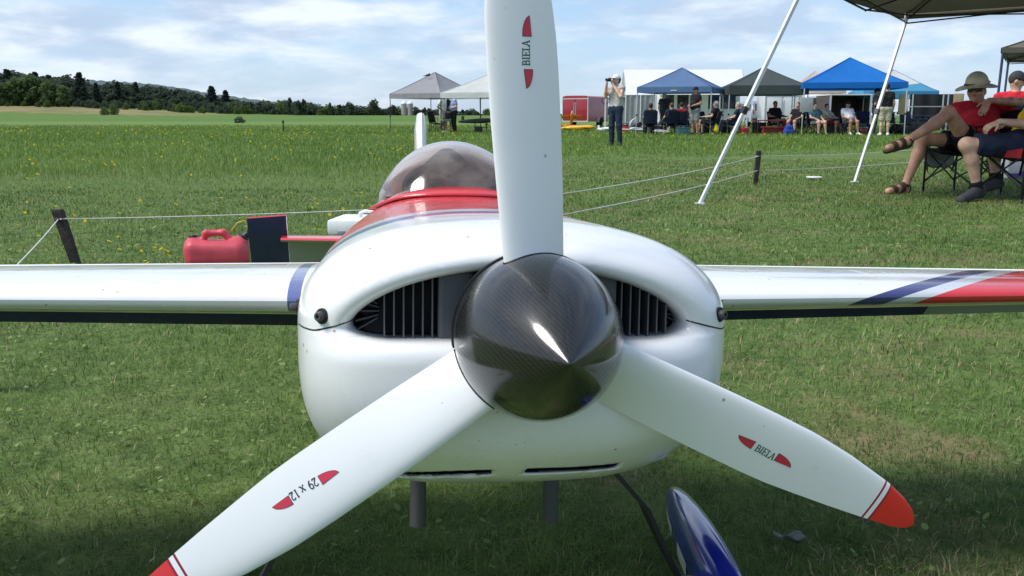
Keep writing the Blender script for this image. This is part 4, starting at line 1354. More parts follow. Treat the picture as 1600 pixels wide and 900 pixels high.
def canopy_tent(N, L, R, ez, pz, main, val, label, leg_mat, legz=.0, drop=.25, vent=False, slant=0.0, sag=.10, legw=.035, strut_mat=None, lname='canopy_tent', panel=None, bases=None):
    """N near corner, L left corner, R right corner (xy); the fourth follows"""
    N, L, R = (Vector((p[0], p[1], 0)) for p in (N, L, R))
    B = L + R - N
    c = (L + R) / 2
    o = empty(lname, c, 0, label, 'canopy tent', None)
    cor = [N - c, R - c, B - c, L - c]
    apex = Vector((0, 0, pz))
    mb = MB()
    for i in range(4):
        a, b = cor[i], cor[(i + 1) % 4]
        def fn(u, v):
            e = a.lerp(b, u); z_e = ez - sag * 4 * u * (1 - u) * 0
            p = e.lerp(Vector((0, 0, 0)), v)
            z = z_e + (pz - z_e) * (v ** 1.08) - sag * math.sin(math.pi * v) * (1 - abs(2 * u - 1) ** 2) * .9
            return Vector((p.x, p.y, z))
        mb.sheet(fn, 10, 10)
    cn = mb.build('roof_cloth', [M_cl[main], M_cl[panel or main]], o, 'auto')
    if panel:
        for p in cn.data.polygons:
            p.material_index = 1 if (p.center.z - ez) > .35 * (pz - ez) else 0
    # seams along the hips
    for i in range(4):
        mb = MB()
        a = cor[i]
        pts = [Vector((a.x * (1 - v), a.y * (1 - v), ez + (pz - ez) * v ** 1.08 + .008)) for v in np.linspace(0, 1, 8)]
        mb.tube(pts, .012, 4).build('hip_seam', M_cl[main], o, True)
    for i in range(4):
        a, b = cor[i], cor[(i + 1) % 4]
        n_ = Vector((b.y - a.y, -(b.x - a.x), 0)).normalized() * .012
        if n_.dot(a + b) < 0: n_ = -n_
        def fv(u, v):
            e = a.lerp(b, u) + n_
            wv = .03 * math.sin(u * 23 + i) * v + .012 * math.sin(u * 61 + 2 * i) * v
            return Vector((e.x, e.y, ez + .02 - (drop + .03 * 4 * u * (1 - u) * 0 + .025 * abs(math.sin(u * math.pi * 4)) * 0) * v)) + n_ * wv * 40 * .03
        MB().sheet(fv, 16, 3).build('valance', M_cl[val], o, True)
    lm = leg_mat
    for i, p in enumerate(cor):
        top = Vector((p.x * .985, p.y * .985, ez - .03)); bot = Vector((p.x * (1 + slant), p.y * (1 + slant), 0)) if not bases else Vector((*bases[i], 0)) - c
        mid = bot.lerp(top, .42)
        leg = MB().bar(bot, mid, legw * .82).bar(mid, top, legw).build('leg', lm, o)
        MB().bar(mid - (top - bot).normalized() * .03, mid + (top - bot).normalized() * .03, legw * 1.5).build('leg_clamp', M_black, leg)
        MB().box(bot + Vector((0, 0, .006)), (legw * 2.4, legw * 2.4, .012)).build('foot_plate', lm, leg)
    # scissor truss below the eaves and up to the peak hub
    sm = strut_mat or lm
    for i in range(4):
        a, b = cor[i] * .975, cor[(i + 1) % 4] * .975
        m_ = (a + b) / 2
        for (p, z1), (r_, z2) in (((a, ez - .02), (m_, ez - .11)), ((a, ez - .11), (m_, ez - .02)), ((b, ez - .02), (m_, ez - .11)), ((b, ez - .11), (m_, ez - .02))):
            MB().bar(Vector((p.x, p.y, z1)), Vector((r_.x, r_.y, z2)), legw * .5).build('truss_bar', sm, o)
        MB().bar(Vector((m_.x, m_.y, ez - .12)), Vector((0, 0, ez + .35)), legw * .5).build('truss_bar', sm, o)
        MB().bar(Vector((a.x, a.y, ez - .06)), Vector((0, 0, pz - .08)), legw * .45).build('roof_bar', sm, o)
    MB().bar((0, 0, ez), (0, 0, pz - .03), legw).build('centre_hub', sm, o)
    if lname == 'canopy_tent' and main == 'steel':
        a = cor[3].lerp(cor[0], .5); n_ = Vector(((cor[0] - cor[3]).y, -(cor[0] - cor[3]).x, 0)).normalized()
        t_ = (cor[0] - cor[3]).normalized()
        q0 = a + n_ * .03 + Vector((0, 0, ez - .15))
        MB().add([q0 - t_ * .12, q0 + t_ * .12, q0 + t_ * .12 + Vector((0, 0, .05)), q0 - t_ * .12 + Vector((0, 0, .05))], [(0, 1, 2, 3)]).build('maker_label', M_cl['white'], o, False, None, False)
    if vent:
        a, b = cor[3], cor[0]
        ctr = (a + b) / 2
        vs = [Vector((ctr.x * .28 + (b - a).x * k, ctr.y * .28 + (b - a).y * k, ez + (pz - ez) * f)) for k, f in ((-.13, .78), (.02, .78), (.02, .92))]
        vs = [v_ + Vector((ctr.x, ctr.y, 0)).normalized() * .02 + Vector((0, 0, .03)) for v_ in vs]
        MB().add(vs, [(0, 1, 2)]).build('roof_vent', M_cl['dark'], o, False, None, False)
    return o


def pg(px, d_): return (at(px, 181, d_).x, d_)
def corners(pxN, dN, pxL, wid, rot):
    """near corner by pixel and distance, width, rotation (deg, left edge going back)"""
    N = Vector((*pg(pxN, dN), 0)); a = rad(rot)
    L = N + Vector((-math.cos(a), math.sin(a), 0)) * wid
    R = N + Vector((math.sin(a), math.cos(a), 0)) * wid
    return N, L, R


canopy_tent(*corners(1105, 36, 993, 3.0, 22), 1.86, 2.68, 'steel', 'steel', 'steel blue canopy tent just right of the woman with the camera', M_alu, drop=.22, strut_mat=M_blackst)
canopy_tent(*corners(1253, 36.5, 1133, 3.1, 6), 1.92, 2.72, 'green', 'green', 'dark grey-green canopy tent between the steel blue and the bright blue ones', M_alu, drop=.36, strut_mat=M_blackst, sag=.0)
canopy_tent(*corners(1404, 34.6, 1252, 3.75, 12), 1.98, 3.02, 'blue', 'blue', 'bright blue canopy tent in the row behind the leaning pole', M_alu, drop=.22, strut_mat=M_blackst)
canopy_tent(*corners(1452, 46, 1335, 3.6, 8), 1.95, 3.1, 'teal', 'teal', 'light blue canopy tent with a white top behind the bright blue one', M_alu, drop=.35, panel='white')
canopy_tent(*corners(1310, 55, 1235, 3.2, 10), 2.25, 3.45, 'pink', 'pink', 'pale pinkish white canopy tent rising behind the grey-green one', M_alu, drop=.2)
canopy_tent(*corners(691, 40.5, 603, 3.0, 34), 1.72, 2.72, 'grey', 'grey', 'grey canopy tent with a small vent flap left of the propeller', M_blackst, drop=.22, vent=True)
canopy_tent(*corners(790, 37.2, 697, 3.2, 30), 1.68, 2.55, 'white', 'white', 'white canopy tent partly hidden behind the upright propeller blade', M_blackst, drop=.22)
# near canopy at the upper right
A_ = Vector((2.49, 8.07, 0)); B_ = Vector((4.56, 10.79, 0))
u_ = (B_ - A_).normalized(); v_ = Vector((u_.y, -u_.x, 0))
canopy_tent(A_ + v_ * 3.45, A_, B_ + v_ * 3.45, 1.90, 2.85, 'taupe', 'taupe', 'taupe canopy tent close by at the upper right on slanted white legs', M_polew, drop=.08, legw=.030, strut_mat=M_blackst,
            bases=[tuple((A_ + v_ * 4.3 + Vector((.2, -.3, 0))).xy), tuple((B_ + v_ * 4.2).xy), (3.88, 10.19), (1.60, 7.64)])
# canopy at the right edge, its left corner in view
canopy_tent(pg(1900, 17.5), pg(1541, 17.9), (pg(1900, 17.5)[0] + 1.9, 20.8), 2.02, 3.0, 'taupe', 'taupe', 'grey-brown canopy tent cut off by the right edge behind the seated people', pmat('dark_blue_pole', (.03, .04, .10), .4), drop=.10)

# ---- big white marquee and camper behind the steel blue canopy
M_mw = pmat('marquee_white', (.80, .81, .82), .6, .03, 1.5, tr=.2)
M_wallg = pmat('grey_wall_cloth', (.30, .32, .33), .7, .1, 2)
M_glassd = pmat('dark_window', (.018, .02, .024), .08, .2, 2, spec=.8)
M_trim = pmat('white_trim', (.70, .71, .72), .45, .05, 4)
mq = empty('marquee', pg(1059, 56) + (0,), rad(-4), 'large white marquee with grey walls behind the steel blue canopy tent', 'marquee')
def P_m(px, py, dd=56): p = at(px, py, dd); return p
Lw, rz, ezm = 7.1, 3.5, 1.95
mb = MB()
for sgn in (-1, 1):
    mb.sheet(lambda u, v: Vector((-3.55 + Lw * u, sgn * 2.6 * (1 - v), ezm + (rz - ezm) * v - .05 * math.sin(math.pi * v))), 14, 6)
mb.build('roof_cloth', M_mw, mq, 'auto')
for sx in (-1, 1):
    MB().add([(sx * 3.53, -2.58, ezm), (sx * 3.53, 2.58, ezm), (sx * 3.53, 0, rz - .02), (sx * 3.58, -2.58, ezm), (sx * 3.58, 2.58, ezm), (sx * 3.58, 0, rz - .02)], [(0, 1, 2), (3, 5, 4), (0, 3, 4, 1), (1, 4, 5, 2), (2, 5, 3, 0)]).build('gable', M_wallg, mq)
for i in range(5):
    x0 = -3.5 + i * .86 * 1.0
    if i < 3: MB().sheet(lambda u, v: Vector((x0 + .83 * u, -2.55 + .04 * math.sin(u * 14), .02 + (ezm - .04) * v)), 14, 2).build('wall_panel', M_wallg, mq, True)
MB().sheet(lambda u, v: Vector((-3.5 + 7.0 * u, 2.52, .02 + (ezm - .04) * v)), 10, 2).build('wall_panel', M_wallg, mq, True)
for x0 in (-3.52, -2.66, -1.8, -.94, -.1, .9, 1.9, 2.8, 3.52):
    MB().bar((x0, -2.62, 0), (x0, -2.62, ezm), .07).build('post', M_trim, mq)
cp = empty('camper', (at(1090, 181, 50).x, 50.5, 0), rad(-4), 'white camper with dark door openings and windows under the steel blue canopy tent', 'camper')
MB().box((0, 1.0, 1.2), (4.4, 2.0, 1.75), None, 0, .08).build('body', M_trim, cp, 'auto')
for x0, w_, z0, h__ in ((-1.72, .62, 1.18, 1.55), (-.92, .62, 1.18, 1.55), (.62, .85, 1.5, .75), (1.55, .8, 1.5, .75)):
    fr_o = MB().box((x0, -.012, z0), (w_ + .12, .03, h__ + .12)).build('window_frame', M_trim, cp)
    MB().box((x0, -.035, z0), (w_, .02, h__)).build('dark_pane', M_glassd, fr_o)
MB().box((.25, -.03, 1.1), (.42, .04, 1.7)).build('door', M_trim, cp)
MB().sheet(lambda u, v: Vector((-2.3 + 4.6 * u, -1.5 * v, 2.02 - .16 * v)), 6, 4).build('awning', M_mw, cp, True)
for sx in (-1.4, 1.4):
    MB().lathe([(-.09, .08), (-.1, .25), (.1, .25), (.1, .08)], 16, Matrix.Translation((sx, .05, .26)) @ Matrix.Rotation(math.pi / 2, 4, 'Z')).build('wheel', M_rubber, cp, 'auto')


def trailer(name, loc, rz, size, mat_, label, cat, doors=True, lamp=False):
    o = empty(name, loc, rz, label, cat)
    w_, l_, h__ = size
    body = MB()
    prof_ = []
    for a in np.linspace(0, math.pi, 11):
        prof_.append((w_ / 2 * math.copysign(abs(math.cos(a)) ** .35, math.cos(a)), h__ - .16 + .16 * math.sin(a) ** .7))
    ring0 = [Vector((x_, 0, z_)) for x_, z_ in prof_] + [Vector((-w_ / 2, 0, .38)), Vector((w_ / 2, 0, .38))]
    body.loft([ring0, [p + Vector((0, l_, 0)) for p in ring0]])
    body.build('body', mat_, o, 'auto')
    if doors:
        for sx in (-1, 1):
            d_ = MB().box((sx * w_ * .235, -.018, (h__ + .30) / 2), (w_ * .43, .03, h__ - .62), None, 0, .01).build('rear_door', mat_, o, 'auto')
            MB().box((sx * .06, -.045, h__ * .52), (.03, .03, h__ * .55)).build('lock_bar', M_alu, d_)
        for sx in (-1, 1): MB().box((sx * (w_ / 2 - .035), -.024, (h__ + .30) / 2), (.06, .045, h__ - .5)).build('door_frame', M_alu, o)
        MB().box((0, -.025, h__ - .20), (w_ - .14, .045, .06)).build('door_frame', M_alu, o)
        MB().box((0, -.025, .40), (w_ - .02, .045, .07)).build('door_frame', M_alu, o)
    if lamp:
        for k in range(3): MB().box((-.12 + .12 * k, -.03, h__ - .09), (.07, .03, .03)).build('marker_lamp', M_redp, o)
    for sx in (-1, 1):
        MB().lathe([(-.09, .1), (-.1, .30), (.1, .30), (.1, .1)], 18, Matrix.Translation((sx * (w_ / 2 + .02), l_ * .55, .30)) @ Matrix.Rotation(math.pi / 2, 4, 'Z')).build('wheel', M_rubber, o, 'auto')
        MB().sheet(lambda u, v: Vector((sx * (w_ / 2 - .05 + .22 * v), l_ * .55 - .38 * math.cos(math.pi * u), .34 + .34 * math.sin(math.pi * u))), 12, 1).build('mudguard', M_alu, o, True)
        MB().box((sx * (w_ / 2 - .12), -.03, .45), (.12, .03, .07)).build('tail_lamp', M_redp, o)
    return o


M_tred = pmat('trailer_red', (.34, .012, .03), .35, .08, 3, coat=.5)
M_twhite = pmat('trailer_white', (.72, .73, .74), .4, .04, 3, coat=.4)
trailer('box_trailer', (at(897, 181, 58).x, 58, 0), rad(-30), (1.85, 3.0, 2.0), M_tred, 'red enclosed box trailer with double rear doors just right of the propeller', 'trailer')
trailer('box_trailer', (at(1214, 181, 52).x, 52, 0), rad(-8), (1.95, 3.6, 2.05), M_twhite, 'white enclosed box trailer behind the grey-green canopy tent', 'trailer', True, True)
# dark open trailer interior behind the bright blue canopy
M_brown = pmat('brown_boards', (.075, .06, .055), .8, .25, 5)
ot = empty('open_trailer', (at(1318, 181, 46).x, 46, 0), rad(-3), 'open brown cargo trailer behind the people under the bright blue canopy', 'trailer')
for sx in (-1, 1): MB().box((sx * 1.02, 1.2, 1.02), (.06, 2.4, 1.5)).build('side_wall', M_brown, ot)
MB().box((0, 2.38, 1.02), (2.0, .05, 1.5)).build('back_wall', M_brown, ot)
MB().box((0, 1.2, .3), (2.1, 2.4, .08)).build('floor_panel', M_brown, ot)
MB().box((0, 1.2, 1.79), (2.14, 2.46, .06)).build('roof_panel', M_trim, ot)
for sx in (-.52, 0, .52): MB().box((sx, 2.33, 1.02), (.04, .04, 1.48)).build('stud', M_brown, ot)
for sx in (-1.0, 1.0): MB().box((sx, -.02, 1.02), (.09, .05, 1.5)).build('door_frame', M_alu, ot)
for sx in (-1, 1): MB().lathe([(-.09, .1), (-.1, .28), (.1, .28), (.1, .1)], 16, Matrix.Translation((sx * 1.1, 1.3, .28)) @ Matrix.Rotation(math.pi / 2, 4, 'Z')).build('wheel', M_rubber, ot, 'auto')


def car(loc, rz, mat_, label, kind='suv', cat='car'):
    o = empty('parked_car' if kind == 'suv' else 'parked_van', loc, rz, label, cat)
    hh = 1.72 if kind == 'suv' else 2.0
    # rear towards -y
    side = [(-2.2, .35), (-2.25, .75), (-2.18, 1.02), (-2.0, hh - .12), (-1.8, hh), (.2, hh), (.55, hh - .08), (1.15, 1.08), (2.1, .92), (2.25, .7), (2.22, .35)]
    rings = []
    for x_, k in ((-.88, .94), (-.82, 1), (0, 1.015), (.82, 1), (.88, .94)):
        rings.append([Vector((x_ * (1 if z_ < 1.05 else .86), y_ * (1 if abs(x_) < .85 else .985), .35 + (z_ - .35) * k)) for y_, z_ in side])
    MB().loft(rings).build('body', mat_, o, 'auto')
    def slab(nm, pts, mt, off):
        vs = [Vector(p) for p in pts]; vs2 = [v_ + Vector(off) for v_ in vs]; n = len(vs)
        MB().add(vs + vs2, [tuple(range(n)), tuple(range(2 * n - 1, n - 1, -1))] + [(i, (i + 1) % n, n + (i + 1) % n, n + i) for i in range(n)]).build(nm, mt, o)
    slab('rear_window', [(-.62, -2.17, 1.08), (.62, -2.17, 1.08), (.58, -2.02, hh - .2), (-.58, -2.02, hh - .2)], M_glassd, (0, -.02, .0))
    for sx in (-1, 1):
        slab('side_window', [(sx * .80, -1.8, 1.1), (sx * .80, .75, 1.1), (sx * .775, .3, hh - .18), (sx * .775, -1.7, hh - .18)], M_glassd, (sx * .03, 0, 0))
        MB().box((sx * .74, -2.225, .98), (.12, .05, .3), None, 0, .01).build('tail_lamp', M_redp, o)
        MB().box((sx * .7, 2.2, .75), (.26, .06, .14), None, 0, .01).build('headlight', M_trim, o)
        for yy in (-1.35, 1.4):
            wl = MB().lathe([(-.1, .18), (-.11, .33), (.1, .33), (.11, .18)], 20, Matrix.Translation((sx * .80, yy, .33)) @ Matrix.Rotation(math.pi / 2, 4, 'Z')).build('wheel', M_rubber, o, 'auto')
            MB().lathe([(-.1, .01), (-.09, .2), (.1, .2), (.115, .01)], 14, Matrix.Translation((sx * .80, yy, .33)) @ Matrix.Rotation(math.pi / 2, 4, 'Z')).build('rim', M_alu, wl, 'auto')
    MB().box((0, -2.27, .5), (1.6, .1, .16), None, 0, .03).build('bumper', M_black, o)
    MB().box((0, -2.262, .86), (.5, .02, .12)).build('number_plate', M_trim, o)
    return o


M_carsil = pmat('car_silver', (.40, .41, .43), .3, .05, 3, metal=.5, coat=.7)
M_carwh = pmat('van_white', (.70, .71, .73), .35, .04, 3, coat=.5)
car((at(1180, 181, 62).x, 64, 0), rad(6), M_carsil, 'silver car seen from behind beside the white box trailer')
car((at(1158, 181, 70).x, 74, 0), rad(80), pmat('car_grey', (.10, .10, .11), .3, coat=.6), 'dark grey car parked side-on beyond the silver car')
car((at(1273, 181, 54).x, 57, 0), rad(4), M_carwh, 'white van behind the seated group left of the open trailer', 'van', 'van')
# utility trailer wheel with mudguard left of the steel blue canopy
uw = empty('utility_trailer', (at(992, 181, 44).x, 44, 0), rad(8), 'low flat trailer with a grey mudguard beside the steel blue canopy', 'trailer')
MB().lathe([(-.08, .08), (-.09, .26), (.09, .26), (.09, .08)], 18, Matrix.Translation((0, 0, .26)) @ Matrix.Rotation(math.pi / 2, 4, 'Z') @ Matrix.Rotation(rad(60), 4, 'X')).build('wheel', M_rubber, uw, 'auto')
MB().sheet(lambda u, v: Vector((-.36 * math.cos(math.pi * u), -.14 + .28 * v, .28 + .36 * math.sin(math.pi * u))), 14, 1).build('mudguard', M_alu, uw, True)
MB().box((.3, 1.0, .4), (2.2, 1.3, .06)).build('deck', M_wallg, uw)

# boards and panels hanging from the tents
M_tanb = pmat('tan_board', (.42, .31, .17), .7, .12, 6)
M_greyb = pmat('grey_board', (.36, .37, .38), .6, .06, 6)
for px, y0, y1, w_, mt, nm, lb in ((1251, 153, 175, .48, M_greyb, 'notice_board', 'grey notice board hanging from the left leg of the bright blue canopy'), (1398, 148, 179, .32, M_tanb, 'tan_panel', 'tan upright panel hanging by the right leg of the bright blue canopy'),
                                (1483, 147, 172, .50, M_tanb, 'tan_panel', 'tan upright panel under the light blue canopy left of the seated man')):
    dd = 34.4 if px < 1300 else 35.2 if px < 1450 else 44.5
    a, b = at(px, y0, dd), at(px, y1, dd)
    tag(MB().box((a.x, dd, (a.z + b.z) / 2), (w_, .03, a.z - b.z), None, 0, .006).build(nm, mt, None, 'auto', None), lb, 'board')
# display rack behind the light blue canopy's posts
rk = empty('metal_rack', (at(1440, 181, 44).x, 44, 0), 0, 'dark metal shelf rack under the light blue canopy', 'rack')
for sx in (-.85, .85):
    for sy in (0, .5): MB().bar((sx, sy, 0), (sx, sy, 1.75), .05).build('upright', M_alu, rk)
for z_ in (.35, .75, 1.18): MB().box((0, .25, z_), (1.7, .5, .05)).build('shelf', M_greyb if z_ > 1 else M_dark, rk)
for i in range(6):
    MB().box((-.7 + .28 * i, .25, .52), (.22, .4, .28 + .04 * (i % 3)), None, 0, .02).build('stored_case', M_dark, rk, 'auto')
bk = MB().sheet(lambda u, v: Vector((at(1440, 181, 46).x - 1.2 + 2.4 * u, 45.6 + .05 * math.sin(20 * u), .05 + 1.75 * v)), 20, 2).build('backdrop_cloth', M_cl['dark'], None, True)
tag(bk, 'dark cloth wall hanging behind the metal rack under the light blue canopy', 'cloth wall')
# ================================================================== people and their chairs
def skin(name, c): return pmat(name, c, .5, .22, 11, spec=.4, bump=.1, bscale=80)
M_skin = [skin('skin_fair', (.56, .35, .25)), skin('skin_tanned', (.40, .21, .14)), skin('skin_ruddy', (.54, .29, .20))]
def fab(name, c): return pmat(name, c, .85, .22, 9, bump=.55, bscale=16, spec=.2)
M_fab = {k: fab('fabric_' + k, c) for k, c in dict(red=(.50, .020, .035), black=(.014, .014, .017), navy=(.018, .024, .05), grey=(.20, .21, .22), heather=(.44, .43, .42), white=(.68, .68, .69), ltblue=(.28, .38, .58),
         yellow=(.72, .42, .015), khaki=(.42, .38, .28), denim=(.022, .034, .065), teal=(.05, .12, .14), dkred=(.20, .015, .02), tan=(.56, .48, .35), dkgrey=(.05, .052, .058), blue=(.02, .06, .30), brown=(.07, .045, .03)).items()}
M_hair = {k: pmat('hair_' + k, c, .7, .3, 40, bump=.3, bscale=90) for k, c in dict(brown=(.06, .035, .02), grey=(.38, .36, .33), dark=(.02, .015, .012)).items()}


def V3(*a): return np.array(a, float)


def pose_stand(s=1.0, arms='down'):
    J = dict(hipL=V3(-.09, 0, .90), hipR=V3(.09, 0, .90), kneeL=V3(-.10, -.02, .49), kneeR=V3(.11, -.01, .49), ankL=V3(-.11, .02, .08), ankR=V3(.13, .02, .08), toeL=V3(-.13, -.15, .035), toeR=V3(.17, -.14, .035),
             pel=V3(0, 0, .95), chest=V3(0, .0, 1.28), neck=V3(0, .01, 1.47), head=V3(0, -.015, 1.61), shL=V3(-.175, .0, 1.40), shR=V3(.175, .0, 1.40))
    if arms == 'down': J.update(elL=V3(-.24, .03, 1.12), elR=V3(.24, .03, 1.12), wrL=V3(-.24, -.06, .88), wrR=V3(.24, -.06, .88))
    elif arms == 'front': J.update(elL=V3(-.25, .03, 1.14), elR=V3(.25, .03, 1.14), wrL=V3(-.10, -.22, 1.08), wrR=V3(.10, -.22, 1.06))
    elif arms == 'hip': J.update(elL=V3(-.33, .06, 1.16), elR=V3(.25, .03, 1.13), wrL=V3(-.17, -.08, 1.0), wrR=V3(.22, -.08, .9))
    return {k: v * s for k, v in J.items()}


def pose_sit(s=1.0, lean=.12, arms='lap', spread=.13):
    J = dict(hipL=V3(-.09, 0, .46), hipR=V3(.09, 0, .46), kneeL=V3(-spread, -.42, .50), kneeR=V3(spread, -.42, .50), ankL=V3(-spread, -.40, .08), ankR=V3(spread + .02, -.46, .08), toeL=V3(-spread - .03, -.57, .035), toeR=V3(spread + .05, -.62, .035),
             pel=V3(0, .02, .50), chest=V3(0, lean, .80), neck=V3(0, lean * 1.3, .98), head=V3(0, lean * 1.2 - .02, 1.12), shL=V3(-.175, lean * 1.2, .91), shR=V3(.175, lean * 1.2, .91))
    if arms == 'lap': J.update(elL=V3(-.24, lean - .1, .68), elR=V3(.24, lean - .1, .68), wrL=V3(-.13, -.28, .60), wrR=V3(.13, -.28, .60))
    elif arms == 'rest': J.update(elL=V3(-.28, lean - .05, .68), elR=V3(.28, lean - .05, .68), wrL=V3(-.28, -.28, .66), wrR=V3(.27, -.28, .66))
    elif arms == 'fwd': J.update(elL=V3(-.23, -.16, .68), elR=V3(.23, -.16, .68), wrL=V3(-.08, -.36, .66), wrR=V3(.08, -.36, .66))
    return {k: v * s for k, v in J.items()}


def turn(J, heading):
    """heading in degrees: 0 faces the camera (-y), 90 faces +x, -90 faces -x, 180 faces away"""
    a = rad(heading); c, s_ = math.cos(a), math.sin(a)
    R = np.array([[c, -s_, 0], [s_, c, 0], [0, 0, 1]])
    return {k: R @ v for k, v in J.items()}


def unit(v): return v / (np.linalg.norm(v) + 1e-9)


def hand_prims(w, d, nrm, size=1.0, curl=.5, side=1):
    """palm, four fingers of unequal length and a thumb; d: direction of the fingers, nrm: back of the hand"""
    d = unit(d); nrm = unit(nrm - d * (nrm @ d)); lat = np.cross(d, nrm) * side
    o = []
    p1 = w + d * .085 * size
    for k in (-.026, -.009, .009, .026):
        o.append(('c', w + lat * k * .7 * size, p1 + lat * k * size, .012 * size, .010 * size, .012 * size))
    for k, ln in ((-.029, .062), (-.0095, .074), (.0095, .080), (.029, .072)):
        b0 = p1 + lat * k * size
        d1 = unit(d * math.cos(curl * .7) - nrm * math.sin(curl * .7)); d2 = unit(d * math.cos(curl * 1.8) - nrm * math.sin(curl * 1.8))
        m1 = b0 + d1 * ln * .55 * size; t1 = m1 + d2 * ln * .5 * size
        o += [('c', b0, m1, .0095 * size, .0085 * size, .004), ('c', m1, t1, .0085 * size, .0070 * size, .003)]
    tb = w + d * .025 * size + lat * .026 * size
    tm = tb + unit(d * .7 + lat * .8 - nrm * .3) * .042 * size; tt = tm + unit(d * .9 + lat * .35 - nrm * .4) * .034 * size
    o += [('c', tb, tm, .013 * size, .0105 * size, .01), ('c', tm, tt, .0105 * size, .008 * size, .003)]
    return o


def body_prims(J, s=1.0, fat=1.0, hands=True, face=None, detail=False, feet=True):
    o = []
    sh = unit(J['shR'] - J['shL']); up = unit(J['neck'] - J['pel']); fw = unit(np.cross(up, sh)) * -1
    # torso
    for k in (-1, 1):
        o.append(('c', J['pel'] + sh * .07 * k * s, J['chest'] + sh * .085 * k * s, .105 * s * fat, .105 * s * fat, .06))
        o.append(('c', J['chest'] + sh * .085 * k * s, (J['sh' + 'LR'[(k + 1) // 2]] * .55 + J['neck'] * .45) - up * .05 * s, .10 * s * fat, .07 * s, .06))
    o.append(('c', J['shL'], J['shR'], .062 * s, .062 * s, .05))
    o.append(('c', J['hipL'], J['hipR'], .10 * s * fat, .10 * s * fat, .05))
    if fat > 1.05: o.append(('e', (J['pel'] * .6 + J['chest'] * .4) + fw * .07 * s, (.14 * s * fat, .13 * s * fat, .15 * s), None, .08))
    o.append(('c', J['neck'] - up * .05 * s, J['head'] - up * .03 * s, .062 * s, .052 * s, .03))
    hf = unit(face) if face is not None else unit(fw * V3(1, 1, 0) + V3(0, 0, -.05))
    hu = unit(V3(0, 0, 1) + up * .3); hr = unit(np.cross(hf, hu)); hu = np.cross(hr, hf)
    R = np.stack([hr, hf, hu], 1)
    H = J['head']
    o.append(('e', H + hu * .025 * s - hf * .008, (.076 * s, .096 * s, .098 * s), R, .03))
    o.append(('e', H - hu * .045 * s + hf * .022 * s, (.058 * s, .068 * s, .072 * s), R, .04))
    o.append(('c', H + hf * .088 * s + hu * .012 * s, H + hf * .106 * s - hu * .022 * s, .010 * s, .016 * s, .014))      # nose
    if detail:
        o.append(('e', H + hf * .082 * s - hu * .085 * s, (.024 * s, .020 * s, .020 * s), R, .03))                       # chin
        o.append(('c', H + hf * .082 * s - hu * .048 * s - hr * .022 * s, H + hf * .082 * s - hu * .048 * s + hr * .022 * s, .010 * s, .010 * s, .008))
        o.append(('c', H + hf * .080 * s - hu * .062 * s - hr * .018 * s, H + hf * .080 * s - hu * .062 * s + hr * .018 * s, .010 * s, .010 * s, .006))
        for k in (-1, 1):
            o.append(('e', H + hf * .060 * s - hu * .020 * s + hr * .042 * k * s, (.024 * s, .024 * s, .022 * s), R, .03))  # cheeks
            o.append(('c', H + hf * .085 * s + hu * .034 * s + hr * .012 * k * s, H + hf * .074 * s + hu * .034 * s + hr * .048 * k * s, .010 * s, .009 * s, .012))  # brow
    for k in (-1, 1):
        o.append(('e', H + hr * .078 * k * s - hf * .006 * s - hu * .01 * s, (.012 * s, .022 * s, .034 * s), R, .008))
    for sd, sg in (('L', -1), ('R', 1)):
        a, b, c = J['sh' + sd], J['el' + sd], J['wr' + sd]
        o.append(('c', a, b, .052 * s, .042 * s, .03))
        mid = b + (c - b) * .3
        o.append(('c', b, mid, .042 * s, .043 * s, .02)); o.append(('c', mid, c, .043 * s, .027 * s, .02))
        hd = J.get('hand' + sd, unit(c - b)); hn = J.get('back' + sd, V3(0, 0, 1) if abs(hd[2]) < .8 else unit(sh * sg))
        if hands: o += hand_prims(c + unit(hd) * .012, hd, hn, s, J.get('curl' + sd, .5), J.get('side' + sd, sg))
        a, b, c, t_ = J['hip' + sd], J['knee' + sd], J['ank' + sd], J['toe' + sd]
        o.append(('c', a, b, .088 * s * fat ** .5, .058 * s, .04)); o.append(('e', b, (.060 * s, .060 * s, .062 * s), None, .03))
        back = unit(np.cross(unit(c - b), np.cross(unit(b - a), unit(c - b)))) if np.linalg.norm(np.cross(unit(b - a), unit(c - b))) > .05 else fw
        calf = b + (c - b) * .33 - back * .016 * s
        o.append(('c', b, calf, .054 * s, .058 * s, .03)); o.append(('c', calf, c + (b - c) * .08, .058 * s, .036 * s, .03))
        if feet:
            heel = c + unit(c - b) * .045 * s - unit(t_ - c) * .035 * s
            o.append(('c', c + (b - c) * .03, heel, .038 * s, .034 * s, .02)); o.append(('c', heel, t_, .036 * s, .026 * s, .03)); o.append(('c', c, t_, .034 * s, .024 * s, .03))
    return o, (hf, hu, hr, R)


